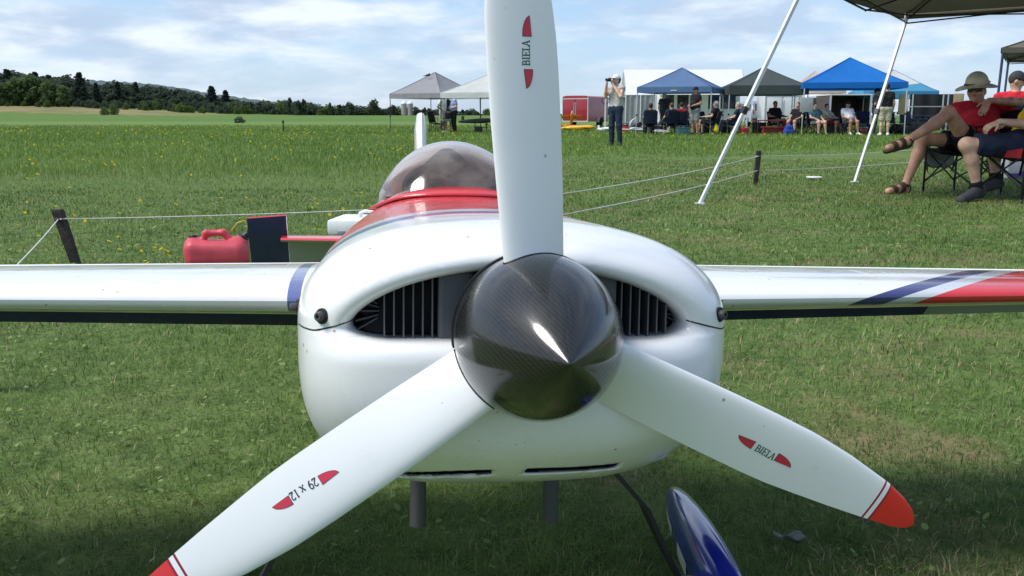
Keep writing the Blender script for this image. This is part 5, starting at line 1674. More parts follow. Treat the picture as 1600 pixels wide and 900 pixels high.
def dress(o, J, wear, s, fat, frame, res, org):
    hf, hu, hr, R = frame
    H = J['head']
    sh = unit(J['shR'] - J['shL']); up = unit(J['neck'] - J['pel']); fw = -unit(np.cross(up, sh))
    g = wear.get('gap', .011)
    if 'top' in wear:
        pr = []
        for k in (-1, 1):
            pr.append(('c', J['pel'] + up * .01 + sh * .07 * k * s, J['chest'] + sh * .085 * k * s, .108 * s * fat + g, .105 * s * fat + g, .06))
            pr.append(('c', J['chest'] + sh * .085 * k * s, (J['sh' + 'LR'[(k + 1) // 2]] * .55 + J['neck'] * .45) - up * .05 * s, .10 * s * fat + g, .07 * s + g, .06))
        pr.append(('c', J['shL'], J['shR'], .064 * s + g, .064 * s + g, .05))
        if fat > 1.05: pr.append(('e', (J['pel'] * .6 + J['chest'] * .4) + fw * .07 * s, (.14 * s * fat + g, .13 * s * fat + g, .15 * s + g), None, .08))
        fr_ = wear.get('sleeve', .62)
        for sd in 'LR':
            a, b, c = J['sh' + sd], J['el' + sd], J['wr' + sd]
            if fr_ <= 1: pr.append(('c', a, a + (b - a) * fr_, .056 * s + g, .052 * s + g + .006, .03, True))
            else:
                pr.append(('c', a, b, .056 * s + g, .046 * s + g, .03)); pr.append(('c', b, b + (c - b) * .95, .046 * s + g, .034 * s + g, .02, True))
        pr.append(('c', J['neck'] - up * .05 * s, J['neck'] + up * .012 * s, .066 * s + g, .058 * s + g * .7, .03, True))
        sdf_obj('shirt', pr, res, wear['top'], o, .03, [(J['pel'] - up * .06 * s, -up)], org, .0055 if res < .015 else .009)
    if 'legs' in wear:
        pr = [('c', J['hipL'], J['hipR'], .106 * s * fat + g, .106 * s * fat + g, .05), ('c', J['pel'] - sh * .07 * s, J['pel'] + sh * .07 * s, .106 * s * fat + g * .6, .106 * s * fat + g * .6, .05)]
        fl = wear.get('leglen', 2.0)
        for sd in 'LR':
            a, b, c = J['hip' + sd], J['knee' + sd], J['ank' + sd]
            f_ = wear.get('leglen' + sd, fl)
            if f_ <= 1: pr.append(('c', a, a + (b - a) * f_, .094 * s * fat ** .5 + g, .076 * s + g + .008, .04, True))
            else:
                pr.append(('c', a, b, .092 * s * fat ** .5 + g, .064 * s + g, .04)); pr.append(('c', b, b + (c - b) * .97, .064 * s + g, .050 * s + g, .03, True))
        sdf_obj('shorts' if fl <= 1 else 'trousers', pr, res, wear['legs'], o, .04, [(J['pel'] + up * .05 * s, up)], org, .005 if res < .015 else .008)
    if 'shoe' in wear:
        for sd in 'LR':
            b, c, t_ = J['knee' + sd], J['ank' + sd], J['toe' + sd]
            heel = c + unit(c - b) * .045 * s - unit(t_ - c) * .035 * s
            fx = unit(t_ - heel); un_ = unit(b - c); un_ = unit(un_ - fx * (un_ @ fx))
            sdf_obj('shoe', [('c', c, heel, .043 * s, .042 * s, .02), ('c', heel, t_, .042 * s, .034 * s, .03), ('c', c, t_, .040 * s, .032 * s, .03)], res * .8, wear['shoe'], o, .02, [(c + unit(b - c) * .03, un_)], org)
    if 'hair' in wear:
        ln = wear.get('hairlen', 0)
        pr = [('e', H + hu * .030 * s - hf * .014, (.083 * s, .100 * s, .103 * s), R, .02)]
        if ln: pr.append(('c', H - hf * .06 * s, H - hf * .065 * s - hu * ln, .07 * s, .05 * s, .04))
        sdf_obj('hair', pr, res * .8, wear['hair'], o, .02, [(H + hf * .045 * s + hu * .05 * s, unit(hf * .9 - hu * .5))] if not ln else [(H + hf * .045 * s + hu * .05 * s, unit(hf * .9 - hu * .35))], org)
    if 'cap' in wear:
        V, Q = sdf_body([('e', H + hu * .035 * s - hf * .006, (.088 * s, .106 * s, .105 * s), R, .01)], res * .7, .01, [(H + hu * .028 * s, -hu)])
        sdf_obj('cap', [('e', H + hu * .035 * s - hf * .006, (.088 * s, .106 * s, .105 * s), R, .01), ('e', H + hu * .040 * s + hf * .11 * s, (.070 * s, .085 * s, .012 * s), R, .012)], res * .6, wear['cap'], o, .01, [(H + hu * .026 * s, -hu)], org)


def person(label, J, loc, wear, res=.022, s=1.0, fat=1.0, skin_=0, face=None, detail=False, group=None, feet=True, hands=True):
    """joints J in metres relative to loc (ground point)"""
    o = empty('person', loc, 0, label, 'person', group)
    pr, fr = body_prims(J, s, fat, hands, face, detail, feet)
    sdf_obj('body', pr, res, M_skin[skin_], o, .03)
    dress(o, J, wear, s, fat, fr, res, (0, 0, 0))
    return o, fr


# ---- folding camp chairs
def camp_chair(loc, rz, cloth_, label, group=None, frame_=None, detail=True, w_=.50, bh=.48, recline=.12):
    o = empty('camp_chair', loc, rz, label, 'chair', group)
    fm = frame_ or M_blackst
    hw = w_ / 2
    for sx in (-1, 1):
        for sy, zt in ((-.24, .64), (.22, .46)):
            lg = MB().tube([(sx * hw, sy, 0), (sx * hw, sy, zt)], .0105, 8).build('leg', fm, o, True)
            MB().lathe([(0, .014), (.035, .014), (.035, .011)], 8, Matrix.Translation((sx * hw, sy, 0)) @ Matrix.Rotation(math.pi / 2, 4, 'X')).build('foot_cap', M_black, lg, True)
        MB().tube([(sx * hw, -.24, .10), (sx * hw, .22, .42)], .008, 6).tube([(sx * hw, .22, .10), (sx * hw, -.24, .42)], .008, 6).build('side_brace', fm, o, True)
        MB().tube([(sx * hw, .16, .20), (sx * hw * 1.02, .16 + (.04 + recline) * .42, .44 + bh * .25), (sx * hw * 1.03, .22 + recline, .42 + bh)], .0105, 8).build('back_tube', fm, o, True)
        MB().sheet(lambda u, v: Vector((sx * hw + (v - .5) * .075, -.27 + .52 * u, .648 - .012 * math.sin(math.pi * u) + .006 * (1 - abs(2 * v - 1)))), 8, 3).sheet(lambda u, v: Vector((sx * hw + (v - .5) * .075, -.27 + .52 * u, .640 - .012 * math.sin(math.pi * u))), 8, 3).build('armrest', cloth_, o, True)
    MB().tube([(-hw, -.24, .12), (hw, -.24, .42)], .008, 6).tube([(hw, -.24, .12), (-hw, -.24, .42)], .008, 6).build('front_brace', fm, o, True)
    MB().tube([(-hw, .22, .12), (hw, .22, .42)], .008, 6).tube([(hw, .22, .12), (-hw, .22, .42)], .008, 6).build('rear_brace', fm, o, True)
    def seat(u, v, dz=0): return Vector(((v - .5) * w_, -.26 + .46 * u, .445 - .055 * math.sin(math.pi * v) - .02 * math.sin(math.pi * u) + dz))
    MB().sheet(lambda u, v: seat(u, v), 8, 8).sheet(lambda u, v: seat(u, v, -.012), 8, 8).build('seat', cloth_, o, True)
    def back(u, v, dy=0): return Vector(((v - .5) * w_ * 1.02,   .22 + recline * u + .05 * math.sin(math.pi * v) + dy, .44 + bh * u))
    MB().sheet(lambda u, v: back(u, v), 8, 8).sheet(lambda u, v: back(u, v, .012), 8, 8).build('backrest', cloth_, o, True)
    return o


# ------------------------------------------------------------------ the seated man in red and his neighbours (close)
def loc_rel(px, py, d_, o): return np.array(at(px, py, d_) - o)
ORG = Vector((4.28, 8.62, 0))
def P_(px, py, d_): return loc_rel(px, py, d_, ORG)
J = dict(pel=P_(1524, 217, 8.66), chest=P_(1526, 188, 8.80), neck=P_(1531, 164, 8.92), head=P_(1526, 142, 8.84),
         shL=P_(1495, 172, 8.84), shR=P_(1560, 167, 8.90), hipL=P_(1516, 226, 8.55), hipR=P_(1524, 222, 8.74),
         kneeL=P_(1482, 176, 8.36), ankL=P_(1418, 220, 8.22), toeL=P_(1388, 231, 8.14),
         kneeR=P_(1441, 217, 8.66), ankR=P_(1414, 290, 8.72), toeR=P_(1388, 299, 8.62),
         elL=P_(1503, 205, 8.72), wrL=P_(1528, 216, 8.52), elR=P_(1592, 160, 8.72), wrR=P_(1545, 157, 8.48))
# legs: the L chain is his crossed leg nearer the camera
J['handR'] = unit(P_(1534, 178, 8.44) - P_(1545, 157, 8.48)); J['backR'] = V3(-.3, -.9, .3); J['curlR'] = .35
J['handL'] = unit(P_(1545, 214, 8.44) - P_(1526, 216, 8.52)); J['backL'] = V3(0, -.5, .9)
fdir = V3(-.62, -.74, -.12)
man, (hf, hu, hr, R) = person('man in red shirt, tan brimmed hat and sandals seated with legs crossed', J, ORG,
    dict(top=M_fab['red'], sleeve=.72, legs=M_fab['black'], leglenL=.42, leglenR=.62, leglen=.5, hair=M_hair['brown']), .0085, .98, 1.08, 2, fdir, True)
H = J['head']
R0 = R
th_ = rad(9); R = R @ np.array([[math.cos(th_), 0, math.sin(th_)], [0, 1, 0], [-math.sin(th_), 0, math.cos(th_)]])
sdf_obj('hat', [('e', H + hu * .085, (.103, .119, .106), R, .02), ('e', H + hu * .060, (.125, .140, .016), R, .02)], .006, M_fab['tan'], man, .02, [(H + hu * .050, -hu)])
def brim(u, v, dz=0.0):
    t = 2 * math.pi * u; rr = .100 + .092 * v
    dr_ = .030 * v ** 1.5 * (1 + .35 * math.sin(2 * t + .6) + .2 * math.sin(3 * t))
    return Vector(H + hu * (.064 - dr_ + dz) + hr * rr * math.cos(t) + hf * (rr + .014) * math.sin(t))
MB().sheet(lambda u, v: brim(u, v), 40, 6).sheet(lambda u, v: brim(u, v, -.004), 40, 6).build('hat_brim', M_fab['tan'], man, True)
mb = MB()
q_ = [Vector(H + hu * .070 + hr * .1045 * math.cos(t) + hf * .1205 * math.sin(t)) for t in np.linspace(0, 2 * math.pi, 40)]
mb.tube(q_, .010, 6); mb.build('hat_band', M_fab['brown'], man, True)
M_lens = pmat('dark_lens', (.012, .010, .010), .08, .1, spec=.8)
gl_ = MB()
for k in (-1, 1):
    def lens(u, v, k=k):
        a = (u - .5) * .060; b = (v - .5) * .040
        return Vector(H + hr * (k * .034 + a) + hu * (.014 + b) + hf * (.098 - 6.5 * (k * .034 + a) ** 2))
    gl_.sheet(lens, 6, 4)
    gl_.bar(H + hr * k * .062 + hu * .024 + hf * .074, H + hr * k * .080 + hu * .018 - hf * .01, .006)
gl_.bar(H - hr * .01 + hu * .022 + hf * .100, H + hr * .01 + hu * .022 + hf * .100, .006)
gl_.build('sunglasses', M_lens, man, True)
mp = MB().tube([Vector(H + hf * (.090 - 10 * t * t) - hu * (.056 + 2 * t * t) + hr * t) for t in np.linspace(-.022, .022, 9)], .003, 5)
mp.build('mouth', pmat('lips', (.22, .06, .05), .5), man, True)
mb = MB().sheet(lambda u, v: Vector(J['chest'] + unit(J['shR'] - J['shL']) * (-.08 + .06 * u) + V3(-.30, -.95, 0) * .132 + V3(0, 0, 1) * (.02 + .05 * v)), 3, 3)
mb.build('shirt_print', M_fab['heather'], man, True)
# sandals: sole and straps
for sd in 'LR':
    b, c, t_ = J['knee' + sd], J['ank' + sd], J['toe' + sd]
    up_ = unit(b - c)
    heel = c + unit(c - b) * .045 - unit(t_ - c) * .035
    fa = unit(t_ - heel); up_ = unit(up_ - fa * (up_ @ fa)); ln_ = np.linalg.norm(t_ - heel)
    shell = lambda g_: [('c', c, heel, .038 + g_, .034 + g_, .02), ('c', heel, t_, .036 + g_, .026 + g_, .03), ('c', c, t_, .034 + g_, .024 + g_, .03)]
    sp_ = heel - up_ * .018
    sdf_obj('sandal_sole', [('c', heel - up_ * .014 - fa * .01, t_ - up_ * .010 + fa * .022, .046, .040, .02)], .007, M_fab['brown'], man, .02, [(sp_, up_)])
    for f0, f1 in ((-.30, -.02), (.20, .42), (.62, .86)):
        sdf_obj('sandal_strap', shell(.0085), .007, M_fab['brown'], man, .02, [(heel + fa * ln_ * f1, fa), (heel + fa * ln_ * f0, -fa)] + ([(c + up_ * .005, up_)] if f0 < 0 else []))
    sdf_obj('ankle_strap', [('c', c - up_ * .02, c + up_ * .03, .047, .043, .02)], .007, M_fab['brown'], man, .02, [(c + up_ * .022, up_), (c - up_ * .010, -up_)])

ch = camp_chair((4.36, 8.70, 0), rad(-62), M_fab['black'], 'black folding camp chair under the man in the red shirt', 'camp chairs', bh=.36, recline=.34)
M_pocket = pmat('pale_grey_mesh', (.40, .42, .42), .8, .08, 10)
pk = MB().sheet(lambda u, v: Vector((-.262 - .03 * math.sin(math.pi * u), -.20 + .40 * u, .43 - .19 * v * (1 - .25 * (2 * u - 1) ** 4))), 10, 6).build('side_pocket', M_pocket, ch, True)
MB().tube([(-.262 - .03 * math.sin(math.pi * u), -.20 + .40 * u, .43 - .19 * (1 - .25 * (2 * u - 1) ** 4)) for u in np.linspace(0, 1, 14)], .006, 6).build('pocket_binding', M_black, pk, True)
MB().sheet(lambda u, v: Vector((-.300, -.13 + .10 * u * 1, .26 + .11 * v)), 3, 3).build('dark_badge', M_black, pk)

ORG2 = Vector((4.62, 7.95, 0))
def P2_(px, py, d_): return loc_rel(px, py, d_, ORG2)
J2 = dict(pel=P2_(1606, 218, 7.98), chest=P2_(1624, 184, 8.08), neck=P2_(1638, 146, 8.14), head=P2_(1634, 122, 8.08), shL=P2_(1624, 162, 7.88), shR=P2_(1648, 156, 8.28),
          hipL=P2_(1588, 228, 7.88), hipR=P2_(1598, 228, 8.08), kneeL=P2_(1510, 226, 7.86), ankL=P2_(1527, 296, 7.95), toeL=P2_(1502, 312, 7.80),
          kneeR=P2_(1548, 226, 8.22), ankR=P2_(1556, 282, 8.25), toeR=P2_(1536, 296, 8.15),
          elL=P2_(1622, 196, 7.70), wrL=P2_(1562, 190, 7.80), elR=P2_(1640, 200, 8.36), wrR=P2_(1585, 196, 8.3))
J2['handL'] = unit(P2_(1538, 200, 7.80) - P2_(1562, 190, 7.80)); J2['backL'] = V3(-.2, -.4, .9); J2['curlL'] = .7
yo, yfr = person('seated person in yellow shirt, dark shorts and hiking boots, cut off by the right edge', J2, ORG2,
       dict(top=M_fab['yellow'], sleeve=.85, legs=M_fab['navy'], leglen=.82, shoe=M_fab['dkgrey'], hair=M_hair['brown']), .010, 1.0, 1.15, 0, V3(-.9, -.3, 0), True)
rc = camp_chair((4.56, 8.00, 0), rad(-80), M_fab['dkred'], 'dark red folding camp chair under the person in the yellow shirt', 'camp chairs', None, True, .54)
MB().sheet(lambda u, v: Vector(((u - .5) * .54, -.275 - .01 * v, .47 - .085 * v - .03 * math.sin(math.pi * u) * (1 - v))), 8, 4).build('seat_front', M_fab['dkred'], rc, True)
MB().sheet(lambda u, v: Vector((-.285, -.27 + .5 * u, .47 - .09 * v)), 8, 3).build('seat_side', M_fab['dkred'], rc, True)
def face_marks(o, H, fr, s=1.0):
    hf, hu, hr, R = fr
    for k in (-1, 1):
        mb = MB().lathe([(-.004, .0001), (-.004, .010), (.0, .012), (.004, .006), (.005, .0001)], 10, Matrix.Translation(Vector(H + hf * .083 * s + hu * .012 * s + hr * .032 * k * s)) @ Vector(hf).to_track_quat('Y', 'Z').to_matrix().to_4x4())
        mb.build('eye', M_hair['dark'], o, True)
        MB().tube([Vector(H + hf * (.092 - .9 * abs(t - .032)) * s + hu * .038 * s + hr * k * t * s) for t in (.012, .032, .052)], .004 * s, 5).build('eyebrow', M_hair['brown'], o, True)
    MB().tube([Vector(H + hf * (.092 - 10 * t * t) * s - hu * .055 * s + hr * t) for t in np.linspace(-.022, .022, 7)], .003, 5).build('mouth', bpy.data.materials['lips'], o, True)
# boots' dark ankle collars
face_marks(yo, J2['head'], yfr)
M_boot = M_fab['dkgrey']
for sd in 'LR':
    c, b = J2['ank' + sd], J2['knee' + sd]
    p_ = [x_ for x_ in C.objects if x_.get('label', '').startswith('seated person in yellow')][0]
    sdf_obj('boot_collar', [('c', c - unit(b - c) * .02, c + unit(b - c) * .075, .050, .052, .01, True)], .008, M_fab['black'], p_, .01)

J3 = turn(pose_sit(1.08, .1, 'lap'), 150)
p3 = at(1569, 181, 12.7)
person('person in a red shirt and dark cap seated behind the man with the brimmed hat', J3, (p3.x, 12.7, 0), dict(top=M_fab['red'], legs=M_fab['dkgrey'], leglen=.9, shoe=M_fab['dkgrey'], cap=M_fab['dkgrey'], hair=M_hair['brown']), .014, 1.0, 1.0, 0, V3(.7, -.3, -.25))
camp_chair((p3.x, 12.72, 0), rad(150), M_fab['navy'], 'dark blue folding camp chair behind the man with the brimmed hat', 'camp chairs')

# ------------------------------------------------------------------ woman taking a picture
J4 = pose_stand(1.0, 'front')
J4 = turn(J4, -38)
fw4 = V3(-math.sin(rad(38)) * 1.0, -math.cos(rad(38)), 0)
rt4 = V3(-fw4[1], fw4[0], 0) * 1.0
cam_p = J4['head'] + V3(-.19, -.11, .0)
J4['wrL'] = cam_p + V3(-.05, -.01, -.07); J4['wrR'] = cam_p + V3(.07, .0, -.06)
J4['elL'] = J4['shL'] + V3(-.13, -.10, -.20); J4['elR'] = J4['shR'] + V3(-.06, -.20, -.20)
J4['handL'] = unit(V3(.15, -.15, .95)); J4['handR'] = unit(V3(-.35, -.1, .9)); J4['backL'] = V3(-1, -.2, 0); J4['backR'] = V3(1, -.3, 0); J4['curlL'] = J4['curlR'] = .9
wl = gnd(961, 228)
wm, fr4 = person('standing woman in white cap, grey top and jeans raising a camera', J4, wl, dict(top=M_fab['heather'], sleeve=.18, legs=M_fab['denim'], shoe=M_fab['dkgrey'], cap=M_fab['white'], hair=M_hair['brown'], hairlen=.05), .014, 1.0, .88, 0, V3(-.85, -.5, .05))
face_marks(wm, J4['head'], fr4)
cmo = empty('camera', wl + Vector(cam_p), rad(-60), 'small black camera held up by the woman in the white cap', 'camera')
MB().box((0, 0, 0), (.125, .06, .085), None, 0, .012).build('camera_body', M_black, cmo, 'auto')
MB().lathe([(-.09, .02), (-.09, .032), (-.03, .034), (-.02, .034)], 16).build('lens', M_black, cmo, 'auto')

# ------------------------------------------------------------------ people by the left canopy
def place(px, d_): return Vector((at(px, 181, d_).x, d_, 0))
person('person in white shirt and pale shorts standing with hand on hip under the grey canopy', turn(pose_stand(.98, 'hip'), 60), place(694, 40.6), dict(top=M_fab['white'], legs=M_fab['heather'], leglen=.95, shoe=M_fab['white'], hair=M_hair['dark']), .024, .98, 1.0, 1)
person('man in a light blue shirt and dark trousers standing under the grey canopy', turn(pose_stand(1.0, 'front'), -70), place(711, 40.8), dict(top=M_fab['ltblue'], legs=M_fab['black'], shoe=M_fab['black'], hair=M_hair['grey']), .024, 1.0, 1.1, 0)
person('person in a dark top standing behind the two people under the grey canopy', turn(pose_stand(.97, 'down'), 10), place(702, 41.6), dict(top=M_fab['dkgrey'], legs=M_fab['heather'], leglen=.9, shoe=M_fab['dkgrey'], hair=M_hair['dark'], hairlen=.1), .024, .97, .95, 1)
bgp = place(702, 40.2)
bgo = empty('shoulder_bag', bgp + Vector((0, 0, .62)), 0, 'black shoulder bag hanging between the people under the grey canopy', 'bag')
MB().box((0, 0, .12), (.26, .12, .28), None, 0, .04).build('pouch', M_fab['black'], bgo, 'auto')
MB().tube([(-.11, 0, .24), (-.05, 0, .45), (.05, 0, .45), (.11, 0, .24)], .012, 6).build('strap', M_fab['black'], bgo, True)
camp_chair(place(684, 40.3), rad(60), M_fab['black'], 'empty black folding camp chair under the grey canopy', 'camp chairs')

# ------------------------------------------------------------------ the row of people under the tents
row = [  # px, d, pose, heading, top, legs, leglen, skin, hair/cap, label, height, fat
    (1081, 35.4, 'stand:front', -60, 'black', 'grey', .95, 1, 'cap:black', 'tall man in a black shirt and grey shorts standing under the steel blue canopy', 1.06, 1.08),
    (1033, 38.6, 'stand:down', 20, 'dkgrey', 'dkgrey', 2, 0, 'grey', 'person in dark clothes standing by the dark doorway under the steel blue canopy', .98, 1.0),
    (1012, 35.3, 'sit:lap', 175, 'black', 'black', 2, 1, 'dark', 'person in black seated with back turned at the left of the steel blue canopy', .98, 1.1),
    (1042, 36.0, 'sit:lap', 200, 'navy', 'navy', 2, 0, 'brown', 'person in navy seated left of the person in dark red under the steel blue canopy', 1.0, 1.0),
    (1061, 36.2, 'sit:fwd', 160, 'dkred', 'dkgrey', 2, 0, 'dark', 'person in a dark red shirt seated left of the tall man in black', 1.02, 1.12),
    (1107, 36.2, 'sit:rest', -120, 'black', 'dkgrey', .9, 0, 'grey', 'grey-haired man in black seated by the front leg of the steel blue canopy', 1.06, 1.1),
    (1141, 35.9, 'sit:lap', -110, 'navy', 'navy', 2, 0, 'grey', 'grey-haired person in a navy top seated left of the leaning white pole', 1.02, 1.05),
    (1206, 37.8, 'sit:rest', 15, 'black', 'grey', .9, 1, 'dark', 'man in a black shirt seated behind the red table', 1.08, 1.1),
    (1236, 36.2, 'sit:lap', -40, 'black', 'dkgrey', .9, 2, 'brown', 'seated person in black by the right end of the red table', 1.02, 1.0),
    (1252, 36.8, 'sit:lap', 35, 'dkgrey', 'white', .85, 0, 'dark', 'person in white shorts seated by the left leg of the bright blue canopy', 1.02, 1.0),
    (1267, 35.6, 'sit:lap', 15, 'teal', 'grey', .6, 0, 'brown', 'bare-legged person in a teal vest top seated under the bright blue canopy', 1.0, 1.0),
    (1287, 36.4, 'sit:fwd', 40, 'tan', 'dkred', .8, 2, 'brown', 'sunburnt person seated between the teal vest and the white shirt', .98, 1.02),
    (1317, 35.4, 'sit:lap', 8, 'white', 'dkgrey', .85, 1, 'cap:black', 'man in a white shirt and black cap seated under the bright blue canopy', 1.04, 1.15),
    (1357, 35.2, 'stand:front', 70, 'dkgrey', 'dkgrey', 2, 1, 'cap:black', 'man in dark clothes standing left of the man in pale shorts', 1.02, 1.05),
    (1373, 34.2, 'stand:down', 165, 'black', 'khaki', .95, 0, 'cap:black', 'tall man in a black shirt, pale shorts and white shoes by the slanted pole', 1.10, 1.1),
]
proto_chair = None
CH_LAB = 'folding camp chair holding a person in the row under the tents'
for px, d_, ps, hd, top, lg, ll, sk, hair, lb, hgt_, fat in row:
    kind, arms = ps.split(':')
    J_ = turn(pose_stand(hgt_, arms) if kind == 'stand' else pose_sit(hgt_, .12, arms), hd)
    wr = dict(top=M_fab[top], legs=M_fab[lg], leglen=ll, shoe=M_fab['white' if 'white shoes' in lb or top == 'white' else 'dkgrey'])
    if hair.startswith('cap'): wr['cap'] = M_fab[hair.split(':')[1]]; wr['hair'] = M_hair['dark']
    else: wr['hair'] = M_hair[hair]
    loc = place(px, d_)
    person(lb, J_, loc, wr, .024, hgt_, fat, sk)
    if kind == 'sit':
        lab_ = 'dark camp chair under the ' + (lb.split(' seated')[0] if ' seated' in lb else 'person by the right end of the red table') + (' with turned back' if 'turned' in lb else '')
        if proto_chair is None:
            proto_chair = camp_chair(loc, rad(hd), M_fab['navy'], lab_, 'camp chairs')
        else:
            c = copy_tree(proto_chair); c.location = loc; c.rotation_euler = (0, 0, rad(hd)); c['label'] = lab_
# one empty chair each side of the bright blue canopy
for px, d_, hd, lb in ((1338, 36.0, -20, 'empty dark camp chair right of the man in the white shirt'), (1388, 35.6, 25, 'empty dark camp chair by the right leg of the bright blue canopy'), (1410, 37.5, 10, 'empty dark camp chair in the shade right of the bright blue canopy'), (1096, 37.4, 30, 'empty dark camp chair behind the grey-haired man in black')):
    c = copy_tree(proto_chair); c.location = place(px, d_); c.rotation_euler = (0, 0, rad(hd)); c['label'] = lb
# ================================================================== small things
# ---- red fuel can behind the left wing
M_can = pmat('red_polythene', (.56, .06, .085), .45, .12, 12, bump=.06, bscale=60)
M_hose = pmat('yellow_hose', (.55, .40, .02), .4)
gp = at(347, 181, 4.28)
can_o = empty('fuel_can', (gp.x, 4.40, 0), rad(8), 'red plastic fuel can with a yellow hose on the grass behind the left wing', 'fuel can')
V, Q = sdf_body([('c', (-.125, 0, .045), (-.125, 0, .135), .040, .036, .02), ('c', (.115, 0, .045), (.115, 0, .125), .045, .036, .02), ('c', (-.12, .045, .05), (.115, .045, .05), .04, .04, .05), ('c', (-.12, -.045, .05), (.115, -.045, .05), .04, .04, .05),
                 ('c', (-.12, .04, .115), (.11, .04, .105), .045, .045, .05), ('c', (-.12, -.04, .115), (.11, -.04, .105), .045, .045, .05), ('c', (.10, 0, .13), (.135, 0, .155), .04, .026, .03)], .006, .03)
link_mesh('tank', np_mesh('tank', V, Q), M_can, can_o, True)
V, Q = sdf_body([('c', (-.085, 0, .13), (-.055, 0, .195), .017, .017, .02), ('c', (-.055, 0, .195), (.035, 0, .197), .017, .017, .02), ('c', (.035, 0, .197), (.085, 0, .14), .017, .022, .02), ('c', (-.085, 0, .15), (-.145, 0, .15), .018, .02, .02)], .005, .02)
link_mesh('grip', np_mesh('grip', V, Q), M_can, can_o, True)
MB().lathe([(0, .022), (.028, .022), (.032, .018), (.032, .0001)], 16, Matrix.Translation((-.125, 0, .155)) @ Matrix.Rotation(math.pi / 2, 4, 'X')).build('vent_cap', M_black, can_o, 'auto')
nz_ = MB().lathe([(0, .028), (.03, .028), (.034, .022), (.06, .014), (.062, .001)], 16, Matrix.Translation((.128, 0, .150)) @ Matrix.Rotation(rad(42), 4, 'Y') @ Matrix.Rotation(math.pi / 2, 4, 'X')).build('spout_cap', M_black, can_o, 'auto')
MB().tube([(.165, 0, .20), (.168, -.0, .235), (.150, 0, .262), (.115, 0, .250), (.085, .01, .215), (.07, .02, .185)], .0042, 8).build('hose', M_hose, can_o, True)

can_o.scale = (.90, 1, .88); can_o.location.x -= .075
# ---- silver flight case
M_case = pmat('case_aluminium', (.62, .64, .65), .4, .06, 12, metal=.15)
M_caseedge = pmat('case_edge', (.78, .80, .81), .35, .05, 12, metal=.1)
cpx = at(558, 181, 4.05)
co_ = empty('metal_case', (cpx.x + .035, 4.30, 0), rad(-6), 'silver metal carrying case standing on the grass beside the fuselage', 'case')
co_.scale = (1, 1, .84)
MB().box((0, 0, .115), (.37, .26, .21), None, 0, .012).build('case_body', M_case, co_, 'auto')
MB().box((0, 0, .268), (.385, .275, .085), None, 0, .018).build('case_lid', M_caseedge, co_, 'auto')
for z_ in (.06, .10, .14, .18):
    MB().box((0, -.131, z_), (.34, .004, .012)).build('rib', M_caseedge, co_)
MB().tube([(-.07, -.0, .308), (-.065, 0, .335), (-.04, 0, .345), (.10, 0, .345), (.125, 0, .335), (.13, 0, .308)], .010, 8).build('handle', M_caseedge, co_, True)
for x_ in (-.12, .12): MB().box((x_, -.142, .225), (.035, .012, .05), None, 0, .004).build('latch', M_steel, co_, 'auto')

# ---- flat white disc on the grass
gd = gnd(1272, 281)
tag(MB().lathe([(0, .0001), (.0, .088), (.010, .094), (.016, .090), (.018, .06), (.019, .0001)], 24, Matrix.Translation((gd.x, gd.y, .022)) @ Matrix.Rotation(math.pi / 2, 4, 'X')).build('flying_disc', M_trim, None, 'auto'), 'small white disc lying on the grass right of the rope stake', 'disc')

# ---- box at the right edge
M_purple = pmat('purple_print', (.10, .05, .30), .5)
M_boxw = pmat('pale_grey_card', (.55, .56, .58), .6)
bp_ = gnd(1575, 279)
bx = empty('carton', (bp_.x + .22, bp_.y, 0), rad(-4), 'pale grey and purple carton cut off by the right edge behind the dark red chair', 'box')
MB().box((0, .15, .12), (.44, .30, .235), None, 0, .006).build('carton_body', M_boxw, bx, 'auto')
MB().box((0, -.004, .032), (.442, .006, .060)).build('purple_band', M_purple, bx)
MB().box((.06, -.0045, .075), (.30, .006, .03)).build('purple_band', M_purple, bx)
mb = MB()
for off in (0, .11):
    pts = [Vector((.0 + off + .035 * math.cos(a), -.006, .155 + .040 * math.sin(a))) for a in np.linspace(.6, 5.4, 16)]
    mb.tube(pts, .007, 5)
mb.build('white_lettering', M_polew, bx, True)
grass_bag = gnd(1235, 860)
tag(MB().sheet(lambda u, v: Vector((grass_bag.x + .05 * (u - .5) + .008 * math.sin(9 * v), grass_bag.y + .03 * (v - .5), .026 + .005 * math.sin(7 * u + 3 * v) + .004 * math.cos(11 * v))), 10, 8).build('plastic_scrap', pmat('clear_plastic', (.14, .17, .14), .35, .2, 40), None, True), 'crumpled scrap of clear plastic in the grass below the right propeller blade', 'litter')

# ---- twin silos and low roof in the distance
M_silo = pmat('silo_concrete', (.36, .33, .32), .8, .1, .3)
M_dome = pmat('white_dome', (.75, .75, .75), .6, .05, 1)
for px, lb in ((634.5, 'left one of the twin white-topped silos in the far hedge line'), (644, 'right one of the twin white-topped silos in the far hedge line')):
    x = at(px, 181, 320).x; z0 = float(hgt(x, 320)); zt = CAM_H + (181 - 158.5) * 320 / F_PX
    so = empty('silo', (x, 320, z0), 0, lb, 'silo', 'silos on the far farm')
    MB().lathe([(0, 1.0), ((zt - z0 - 1.0), 1.0)], 18, Matrix.Rotation(math.pi / 2, 4, 'X')).build('shaft', M_silo, so, 'auto').location = (0, 0, 0)
    MB().lathe([(0, 1.06), (.35, 1.0), (.75, .72), (1.0, .3), (1.05, .001)], 18, Matrix.Translation((0, 0, zt - z0 - 1.05)) @ Matrix.Rotation(math.pi / 2, 4, 'X')).build('dome', M_dome, so, True)
x = at(533, 181, 420).x
bn = empty('barn', (x, 420, float(hgt(x, 420))), rad(4), 'low white-roofed barn in the far hedge line', 'barn')
zt = CAM_H + (181 - 165) * 420 / F_PX - float(hgt(x, 420))
